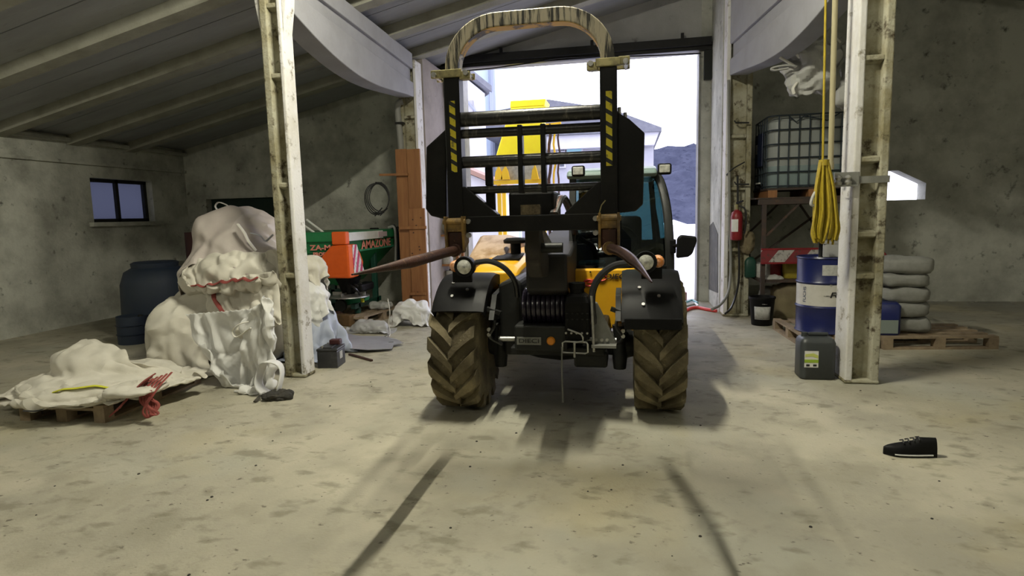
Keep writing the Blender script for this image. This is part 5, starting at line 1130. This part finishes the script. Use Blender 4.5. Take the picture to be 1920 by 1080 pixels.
# --- things under the rack
bz = WY(1470, 480, ky0-.06).z
t = thing('barrier_board', 'red and white striped barrier board fixed across the front of the rack', 'barrier', (2.35, ky0-.05, bz-.1))
MB().bx(1.84, 2.62, ky0-.07, ky0-.045, bz-.085, bz+.085).build('board', M_rw_board, t)
MB().bx(1.84, 2.62, ky0-.075, ky0-.04, bz+.085, bz+.11).build('edge_strip', M_red, t); MB().bx(1.84, 2.62, ky0-.075, ky0-.04, bz-.11, bz-.085).build('edge_strip', M_red, t)
bx_, by_ = WY(1428, 600, 8.75).x, 8.75
t = thing('black_bucket', 'black bucket with pale label standing on the floor in front of the rack', 'bucket', (bx_, by_, 0))
MB().lathe([(.13, 0), (.135, .01), (.165, .36), (.175, .37), (.175, .395), (.16, .395), (.155, .37), (.125, .03), (0, .03)], (bx_, by_, 0), 'z', 26).build('pail', M_black_pl, t, True)
lg = [[V((bx_+r*math.sin(a), by_-r*math.cos(a), z)) for a in (lerp(-.85, .55, i/8) for i in range(9))] for z, r in ((.09, .147), (.27, .162))]
MB().grid(lg).build('label', M_label, t, True, solid=.004)
MB().tube([(bx_-.17, by_, .38), (bx_-.10, by_-.08, .30), (bx_, by_-.185, .31), (bx_+.10, by_-.09, .29), (bx_+.17, by_, .38)], .005, 5).build('bail_handle', M_steel, t)
def rpx(px, py, Y): return WY(px, py, Y)
o = blob(rpx(1478, 568, 9.35), (.24, .24, .31), 51, .6, .05, 3, zmin=.005).build('tan_sack', M_tan, None, True); tag(o, 'bulging tan sack on the floor under the rack beside the bucket', 'sack')
o = blob(rpx(1440, 575, 9.6), (.14, .14, .30), 52, .7, .05, 3, zmin=.005).build('pale_sack', M_bag_hang, None, True); tag(o, 'narrow pale sack behind the black bucket under the rack', 'sack')
zs = .592
def yc(px, py, Y, sx_, sy_, sz_, m_, nm, lab, cat, z=zs):
    p = WY(px, py, Y); o = MB().hull_sweep([rr(p.x-sx_/2+i, p.x+sx_/2-i, Y-sy_/2+i, Y+sy_/2-i, min(sx_, sy_)*.25, z+h) for h, i in ((0, .01), (.02, 0), (sz_*.8, 0), (sz_*.92, .02), (sz_, .04))]).build(nm, m_, None, True); tag(o, lab, cat)
    MB().lathe([(.035, 0), (.035, .04), (0, .04)], (p.x-sx_*.15, Y, z+sz_), 'z', 12).build('cap', M_black_pl, o, True); return o
yc(1492, 520, 9.3, .36, .22, .28, M_yelcrate, 'yellow_canister', 'dull yellow canister on the rack shelf beside the blue drum', 'canister')
yc(1405, 515, 9.45, .16, .2, .30, M_dkgreen, 'green_canister', 'dark green canister on the left end of the rack shelf', 'canister')
for k, (px, lab) in enumerate(((1432, 'round pale tin on the rack shelf left of centre'), (1452, 'dark maroon tin on the rack shelf beside the pale tin'))):
    p = WY(px, 510, 9.4); o = MB().lathe([(.10, 0), (.105, .01), (.105, .2), (.09, .22), (0, .22)], (p.x, 9.4, zs), 'z', 18).build('round_tin', M_label if k == 0 else M_red, None, True); tag(o, lab, 'tin'); MB().lathe([(.1, .2), (.108, .205), (.108, .225), (0, .225)], (p.x, 9.4, zs), 'z', 18).build('lid', M_steel, o, True)
o = blob(rpx(1450, 521, 9.2)+V((0, 0, -.02)), (.13, .09, .05), 54, .8, .03, 6).build('white_rag', M_bag_hang, None, True); tag(o, 'white rag lying on the rack shelf edge', 'rag')
o = blob(rpx(1400, 455, 9.42), (.10, .10, .16), 55, .8, .04, 5).build('hanging_bag', M_tan, None, True); tag(o, 'tan bag hanging at the left end of the rack below the extinguisher', 'bag'); MB().tube([rpx(1398, 440, 9.42), rpx(1400, 420, 9.40), rpx(1403, 400, 9.2)], .008, 6).build('tie_cord', M_beigerope, o)
# --- fire extinguisher on the far post
ex = WY(1381, 420, 9.28); 
t = thing('fire_extinguisher', 'red fire extinguisher with white label hanging on the post right of the doorway', 'extinguisher', (ex.x, 9.28, ex.z-.26))
zb2 = ex.z-.24
MB().lathe([(.05, 0), (.08, .015), (.085, .04), (.085, .34), (.07, .41), (.03, .44), (.025, .47), (0, .47)], (ex.x, 9.28, zb2), 'z', 20).build('cylinder_body', M_red, t, True)
MB().lathe([(.03, .45), (.032, .52), (0, .53)], (ex.x, 9.28, zb2), 'z', 12).build('valve_head', M_brass, t, True)
MB().beam((ex.x-.01, 9.24, zb2+.54), (ex.x+.06, 9.14, zb2+.57), .02, .02).build('lever', M_black_pl, t)
MB().tube(cat_rom([(ex.x+.02, 9.25, zb2+.50), (ex.x+.10, 9.22, zb2+.45), (ex.x+.12, 9.23, zb2+.25), (ex.x+.10, 9.24, zb2+.10)], 5), .013, 7).build('hose', M_hose, t, True)
lg = [[V((ex.x+.0875*math.sin(a), 9.28-.0875*math.cos(a), z)) for a in (lerp(-1.1, .1, i/6) for i in range(7))] for z in (zb2+.13, zb2+.31)]
MB().grid(lg).build('label', M_white, t, True)
MB().bx(ex.x-.09, ex.x+.09, 9.34, 9.40, zb2+.27, zb2+.30).build('wall_bracket', M_black_steel, t)
# perforated block and conduits by the jamb
pb = WY(1357, 420, BW-.06)
t = thing('perforated_block', 'grey block with three holes on the wall beside the door jamb', 'block', (pb.x, BW-.1, pb.z-.18))
m = MB(); xx, zz = pb.x, pb.z
m.bx(xx-.08, xx-.05, BW-.10, BW-.003, zz-.17, zz+.17).bx(xx+.05, xx+.08, BW-.10, BW-.003, zz-.17, zz+.17)
for k in range(4): m.bx(xx-.05, xx+.05, BW-.10, BW-.003, zz-.17+k*.103, zz-.17+k*.103+.03)
m.build('holed_shell', M_conduit, t); MB().bx(xx-.05, xx+.05, BW-.03, BW-.006, zz-.15, zz+.15).build('dark_backing', M_dark, t)
for k, (pts, r_, m_, lab) in enumerate((([(1366, 150), (1367, 300), (1368, 420), (1370, 500), (1366, 545), (1352, 570), (1335, 580)], .02, M_conduit, 'grey conduit running down the far post and curling onto the floor'),
                                       ([(1383, 330), (1384, 420), (1386, 500), (1383, 540), (1372, 575), (1360, 588)], .016, M_hose, 'black cable running down beside the fire extinguisher'),
                                       ([(1352, 142), (1352, 160), (1354, 172)], .012, M_hose, 'short black cable end hanging at the top of the door jamb'))):
    YY = 9.34 if k < 2 else BW-.05
    q = cat_rom([WY(px, py, YY-(.25*(i-3) if k < 2 and i > 3 else 0)) for i, (px, py) in enumerate(pts)], 5)
    for v_ in q: v_.z = max(v_.z, r_)
    o = MB().tube(q, r_, 7).build('wall_cable', m_, None, True); tag(o, lab, 'cable')
# hooks on the far post
for k, py in enumerate((230, 345)):
    p = WY(1390, py, 9.36); o = MB().tube([V((p.x-.09, 9.37, p.z+.03)), V((p.x-.08, 9.33, p.z)), V((p.x+.10, 9.33, p.z-.01))], .012, 6).build('wall_hook', M_dark_grey, None, True); tag(o, ('upper' if k == 0 else 'lower')+' rusty hook bar on the post beside the water tank', 'hook')
# hoses and clutter on the wet floor at the doorway
q = cat_rom([WG(1284, 583, .025), WG(1296, 578, .025), WG(1310, 577, .025), WG(1325, 580, .025), WG(1343, 583, .025)], 6)
o = MB().tube(q, .026, 8).build('red_hose', M_red_print, None, True); tag(o, 'red hose lying across the wet floor at the doorway', 'hose')
MB().lathe([(0, -.02), (.04, -.02), (.04, .02), (0, .02)], WG(1284, 583, .042), 'x', 10).build('coupling', M_steel, o, True)
q = cat_rom([WG(1280, 575, .02), WG(1292, 571, .02), WG(1303, 569, .02), WG(1309, 574, .02)], 6)
o = MB().tube(q, .02, 8).build('pale_hose', M_white, None, True); tag(o, 'pale hose curled behind the red hose at the doorway', 'hose')
q = cat_rom([WG(1288, 566, .02), WG(1298, 563, .03), WG(1304, 566, .02), WG(1308, 568, .02)], 6)
o = MB().tube(q, .02, 8).build('teal_hose', M_teal, None, True); tag(o, 'short teal hose piece by the door jamb', 'hose')
p = WG(1281, 562); o = MB().box((p.x, p.y, .07), (.12, .1, .14)).build('small_crate', mat('dull_red_white_box', (.45, .25, .25), .6), None, bevel=.01); tag(o, 'small dull red box on the ground outside the door beside the tyre', 'box'); MB().box((p.x, p.y-.055, .08), (.07, .01, .05)).build('label', M_label, o)
# --- blue oil drum with white band
dx, dy, dz0 = WY(1545, 560, 7.62).x, 7.62, .146
t = thing('oil_drum', 'blue oil drum with white printed band standing on a pallet by the stained post', 'drum', (dx, dy, dz0))
R = .30; Hh = .88
def seg(a, b, m_, nm, ribs=()):
    pr = [(R, a)]
    for z in ribs: pr += [(R, z-.02), (R+.014, z), (R, z+.02)]
    pr.append((R, b)); return MB().lathe(pr, (dx, dy, dz0), 'z', 40)
MB().lathe([(0, .0), (R, 0), (R+.012, .01), (R, .025), (R, .285), (R+.014, .305), (R, .325)], (dx, dy, dz0), 'z', 40).build('lower_shell', M_drum, t, True)
MB().lathe([(R, .325), (R, .57)], (dx, dy, dz0), 'z', 40).build('white_band', M_drumw, t, True)
MB().lathe([(R, .57), (R+.014, .59), (R, .61), (R, .86), (R+.012, .87), (R+.006, .885), (R-.012, .88), (R-.015, .86), (0, .86)], (dx, dy, dz0), 'z', 40).build('upper_shell', M_drum, t, True)
def wrap(a0, a1, z0, z1, off=.003): return MB().grid([[V((dx+(R+off)*math.sin(a), dy-(R+off)*math.cos(a), z)) for a in (lerp(a0, a1, i/8) for i in range(9))] for z in (dz0+z0, dz0+z1)])
wrap(-.38, .55, .68, .80).build('paper_label', M_label, t, True)
def wraptext(s, size, a_c, zc, sx_=1.0, shear=0, m_=M_black_print, bold=0, spin=0):
    c = bpy.data.curves.new('lettering', 'FONT'); c.body = s; c.size = size; c.align_x = 'CENTER'; c.align_y = 'CENTER'; c.shear = shear; c.offset = bold
    tm = bpy.data.objects.new('tmp', c); me = bpy.data.meshes.new_from_object(tm); bpy.data.objects.remove(tm); me.materials.clear(); me.materials.append(m_)
    cs, sn = math.cos(spin), math.sin(spin)
    for v in me.vertices:
        x, y = v.co.x*sx_, v.co.y; x, y = x*cs-y*sn, x*sn+y*cs
        a = a_c+x/R; v.co = V((dx+(R+.003)*math.sin(a), dy-(R+.003)*math.cos(a), dz0+zc+y))-V(t['org'])
    o = bpy.data.objects.new('lettering', me); COL.objects.link(o); o.parent = t
wraptext('FUCHS', .085, .42, .455, 1.2, .25, bold=.003)
wraptext('LUBRITECH', .022, .52, .40)
wraptext('LUBRICANTS.', .022, -.08, .445)
wraptext('FUCHS', .06, -1.02, .45, 1.0, 0, mat('dark_blue_print', (.02, .04, .12), .5), 0, PI/2)
MB().grid([[V((dx+(R+.004)*math.sin(a), dy-(R+.004)*math.cos(a), dz0+z)) for a, z in ((.26, .51), (.42, .545), (.60, .515))], [V((dx+(R+.004)*math.sin(a), dy-(R+.004)*math.cos(a), dz0+z)) for a, z in ((.27, .50), (.42, .53), (.60, .50))]]).build('wave_emblem', M_black_print, t)
MB().lathe([(.035, 0), (.035, .02), (0, .02)], (dx-.12, dy-.1, dz0+.86), 'z', 14).build('bung', M_steel, t, True)
MB().lathe([(0, 0), (.013, 0), (.013, .01), (0, .012)], (dx-.02, dy-R-.004, dz0+.575), 'y', 10).build('clamp_bolt', M_steel, t, True)
p = WY(1536, 470, 7.5)
o = MB().lathe([(.028, 0), (.03, .02), (.022, .03), (.022, .17), (.04, .23), (0, .23)], (p.x, 7.45, dz0+.865), 'z', 14).build('drum_pump', M_black_pl, None, True); tag(o, 'short black pump neck standing on the oil drum', 'pump'); MB().lathe([(.032, 0), (.036, .012), (.03, .02)], (p.x, 7.45, dz0+.865), 'z', 14).build('collar', M_steel, o, True)
p = WY(1562, 475, 7.75)
o = MB().hull_sweep([rr(p.x-.13, p.x+.13, 7.68, 7.86, .04, dz0+.865+h) for h in (0, .18)]).build('grey_box', M_bag_hang, None, True); tag(o, 'pale grey box standing on the oil drum behind the post edge', 'box'); MB().bx(p.x-.132, p.x+.132, 7.675, 7.865, dz0+1.02, dz0+1.055).build('lid', M_bag_hang, o)
# --- dark canister at the post foot
jx, jy = 1.735, 6.02
t = thing('grey_canister', 'dark grey canister with lime and white label on the floor at the post foot', 'canister', (jx, jy, 0))
MB().hull_sweep([rr(jx-.155+i, jx+.155-i, jy-.12+i, jy+.13-i, .05, z) for z, i in ((0, .012), (.015, 0), (.34, 0), (.375, .012), (.395, .035))]).build('body', M_can, t, True)
MB().bx(jx-.07, jx+.11, jy-.01, jy+.02, .395, .43).build('handle', M_can, t, bevel=.012)
MB().lathe([(.028, 0), (.028, .04), (0, .04)], (jx-.10, jy, .39), 'z', 14).build('cap', M_can, t, True)
y_ = jy-.1235
lbp = MB().bx(jx-.125, jx-.005, y_, y_+.004, .12, .275).build('label', M_white, t)
MB().bx(jx-.125, jx-.005, y_-.002, y_+.002, .165, .195).build('green_stripe', M_lime, lbp)
MB().prism([(jx-.12, .22), (jx-.06, .225), (jx-.008, .205), (jx-.008, .235), (jx-.05, .255), (jx-.12, .245)], 'y', y_-.002, y_+.002).build('lime_swoosh', mat('pale_lime_print', (.55, .60, .15), .5), lbp)
for x in (jx-.11, jx-.05): MB().bx(x, x+.03, y_-.002, y_+.002, .13, .15).build('dark_print', M_black_print, lbp)
# --- yellow rope hank on its cord, beside the bracket on the post
ry = 5.66; rt, rb = WY(1545, 303, ry), WY(1541, 460, ry)
t = thing('rope_hank', 'hank of yellow rope hanging on a yellow cord beside the stained post', 'rope', (rt.x, ry, rb.z))
ct = WY(1541, -30, ry); MB().tube([rt+V((-.01, 0, .02)), V((ct.x, ry, roofz(ct.x)-.02))], .010, 7).build('hanging_cord', M_rope, t, True)
random.seed(3)
for k in range(44):
    a = random.uniform(-1, 1); b_ = random.uniform(-1, 1); low = WY(1541+a*14+(16 if a > .3 else 0)*abs(a), 455-abs(a)*random.uniform(0, 14)+b_*5, ry)
    mid = WY(1545+a*22+3, 405+b_*12, ry); top = rt+V((a*.030, b_*.03, 0))
    dyk = b_*.06*(1-abs(a)*.5)
    MB().tube(cat_rom([top, lerp(top, mid, .5)+V((a*.012, dyk*.5, 0)), mid+V((0, dyk, 0)), lerp(mid, low, .6)+V((a*.018, dyk, 0)), low+V((0, dyk*.5, 0))], 4), .0095, 6).build('rope_strand', M_rope, t, True)
MB().cyl(rt+V((0, 0, .015)), rt+V((0, 0, -.035)), .042, n=12).build('binding', M_rope, t, True)
MB().tube(cat_rom([WY(1529, 360, ry-.01), WY(1523, 372, ry-.02), WY(1521, 383, ry-.02), WY(1526, 386, ry-.01)], 4), .014, 7).build('grey_tail', M_bag_hang, t, True)
bt, bb_ = WY(1563, -30, 5.9), WY(1557, 318, 5.9)
o = MB().cyl(V((bt.x, 5.9, roofz(bt.x)-.02)), bb_, .024, n=10).build('beige_pole', M_beigerope, None, True); tag(o, 'thin beige pole hanging vertically between the rope and the post', 'pole'); MB().cyl(bb_, bb_+V((0, 0, .06)), .03, n=10).build('end_sleeve', M_beigerope, o, True)
p = WY(1580, 338, 5.75)
t = thing('insulator_bracket', 'grey metal bracket with clamps strapped on the stained post', 'bracket', (p.x, 5.75, p.z-.06))
MB().bx(p.x-.09, p.x+.12, 5.73, 5.79, p.z-.055, p.z-.04).build('base_plate', M_steel, t); MB().bx(p.x-.06, p.x+.14, 5.765, 5.795, p.z-.05, p.z+.07).build('back_plate', M_grey_paint, t, bevel=.006)
for x in (-.04, .04): MB().lathe([(.03, 0), (.035, .02), (.02, .04), (.03, .06), (.015, .08), (0, .085)], (p.x+x, 5.745, p.z-.04), 'z', 12).build('insulator', M_steel, t, True)
MB().cyl((p.x-.09, 5.75, p.z+.03), (p.x-.17, 5.78, p.z+.13), .008, n=6).build('stay_wire', M_hose, t)
MB().bx(1.925, 2.215, 5.78, 5.795, p.z-.03, p.z+.03).build('strap_band', M_grey_paint, t)
# --- bulk bags hung up under the roof on the right
def hung(c, r, seed, lab, loops):
    E0 = (tuple(c), r, 0)
    G0 = [[c+V((r[0]*math.cos(q)*(1.02 if 0 < i < 30 else .1), r[1]*math.sin(q)*(1.02 if 0 < i < 30 else .1), r[2]*(1-2*i/30)))*1 if False else c+V((r[0]*math.cos(q)*max(.04, math.sin(PI*i/30))**.45, r[1]*math.sin(q)*max(.04, math.sin(PI*i/30))**.45, r[2]*math.cos(PI*i/30))) for q in (2*PI*k/44 for k in range(45))] for i in range(31)]
    G0 = crumple(G0, .10, 3.8, seed)
    for rw in G0: rw[-1] = rw[0].copy()
    o = MB().grid(G0).build('hung_bulk_bag', M_bag_hang, None, True); q = o.modifiers.new('sub', 'SUBSURF'); q.levels = q.render_levels = 1; tag(o, lab, 'bag', 'bulk bags hung under the roof')
    for lp_ in loops: MB().tube(cat_rom(lp_, 5), .022, 7, flat=.6).build('lifting_loop', M_strap if len(lp_) < 5 else M_bag_hang, o, True)
    for s_ in (-.12, .12): MB().cyl(c+V((s_, 0, r[2]*.8)), V((c.x+s_, c.y, roofz(c.x)-.03)), .01, n=6).build('hanging_cord', M_beigerope, o)
hy_ = 8.1
hung(WY(1520, 128, hy_), (.28, .3, .34), 61, 'greyish bulk bag with pale loops hung under the roof above the water tank', [[WY(1500, 108, hy_-.2), WY(1488, 96, hy_-.25), WY(1474, 84, hy_-.25)], [WY(1492, 125, hy_-.2), WY(1478, 117, hy_-.25), WY(1462, 107, hy_-.25)], [WY(1492, 124, hy_-.22), WY(1470, 123, hy_-.25), WY(1447, 128, hy_-.25), WY(1452, 132, hy_-.25), WY(1478, 128, hy_-.25)], [WY(1494, 155, hy_-.2), WY(1487, 166, hy_-.24), WY(1489, 176, hy_-.24)], [WY(1510, 75, hy_), WY(1507, 58, hy_), WY(1512, 48, hy_), WY(1516, 60, hy_), WY(1514, 72, hy_)]])
hung(WY(1612, 140, hy_-.1), (.22, .26, .42), 63, 'greyish bulk bag hung under the roof right beside the stained post', [[WY(1560, 80, hy_-.2), WY(1566, 72, hy_-.2), WY(1576, 80, hy_-.2)]])
M_sackdk = mat('dull_grey_sack', (.24, .24, .22), .8, 0, (.15, .15, .13), 5, .4, .7)
# --- things in the dark behind the post, on the last pallet
p = WY(1656, 595, 7.45)
t = thing('blue_canister', 'blue canister with pale label in the dark behind the stained post', 'canister', (p.x, 7.45, .146))
MB().hull_sweep([rr(p.x-.15+i, p.x+.15-i, 7.33+i, 7.57-i, .05, .146+z) for z, i in ((0, .01), (.02, 0), (.33, 0), (.37, .03))]).build('body', M_drum, t, True)
MB().bx(p.x-.11, p.x+.11, 7.326, 7.33, .17, .32).build('label', mat('greenish_label', (.22, .26, .24), .6), t); MB().lathe([(.03, 0), (.03, .04), (0, .04)], (p.x-.08, 7.45, .51), 'z', 12).build('cap', M_black_pl, t, True)
for k in range(5):
    c = V((WY(1692, 560, 7.6).x, 7.65, .24+.17*k))
    o = blob(c+V((.02*(-1)**k, 0, 0)), (.26, .24, .095), 70+k, .6, .035, 4, zmin=.147 if k == 0 else None, nu=20, nv=36).build('stacked_sack', M_sackdk, None, True)
    tag(o, ('lowest', 'second', 'middle', 'fourth', 'topmost')[k]+' grey sack of the stack on the pallet at the far right', 'sack', 'stacked grey sacks')
o = MB().cyl(WY(1640, 460, 8.1), WY(1668, 490, 8.1), .03, n=10).build('red_bar', M_red, None, True); tag(o, 'red bar leaning in the dark just right of the stained post', 'bar'); MB().cyl(WY(1668, 490, 8.1), V((WY(1668, 490, 8.1).x+.25, 8.12, .01)), .018, n=8).build('bar_shaft', M_dark_grey, o)
# --- shoe toe at the right
p = WG(1662, 852); sh0 = V((p.x+.14, p.y+.01, 0))
t = thing('black_shoe', 'black shoe with white sole edge standing on the floor at the right', 'shoe', sh0)
def shoe_sec(u):
    x = sh0.x-.155+.30*u; wd_ = .05*(min(1, (u*5)**.5)) * (1-.25*max(0, u-.6)) * (.82+.18*math.cos((u-.35)*4)); return x, max(wd_, .006)
sec = []; sole = []
for i in range(13):
    u = i/12; x, w2 = shoe_sec(u); h = .035+.045*min(1, u*1.6)+(.02 if u > .6 else 0)
    if i == 0: h = .03
    sec.append([V((x, sh0.y+w2*math.cos(q), .022+max(0, math.sin(q))*h)) for q in (2*PI*k/16 for k in range(16))])
    sole.append([V((x, sh0.y-w2*1.06, .0)), V((x, sh0.y+w2*1.06, 0)), V((x, sh0.y+w2*1.06, .026)), V((x, sh0.y-w2*1.06, .026))])
MB().hull_sweep(sec).build('upper', M_black_pl, t, True)
MB().hull_sweep(sole).build('outsole', M_black_pl, t, True)
MB().tube([V((shoe_sec(i/12)[0], sh0.y-shoe_sec(i/12)[1]*1.06-.002, .016)) for i in range(2, 12)], .005, 6).build('sole_line', M_rubber_sole, t)
for k in range(4): x = sh0.x-.05+.03*k; MB().tube([(x, sh0.y-.03, .086+.008*k), (x+.005, sh0.y, .100+.008*k), (x, sh0.y+.03, .086+.008*k)], .005, 5).build('lace', M_black_print, t)
# --- crumbs of dry mud on the floor
random.seed(11)
cl = MB()
for k in range(70):
    x, y = random.uniform(-3.6, 2.0), random.uniform(2.0, 5.6); r_ = random.uniform(.003, .010)
    cl.lathe([(0, 0), (r_, 0), (r_*.8, r_*.5), (0, r_*.6)], (x, y, 0), 'z', 6)
o = cl.build('mud_crumbs', M_rag, None); o['kind'] = 'stuff'; o['label'] = 'scattered dark crumbs of dry mud on the concrete floor'; o['category'] = 'mud'
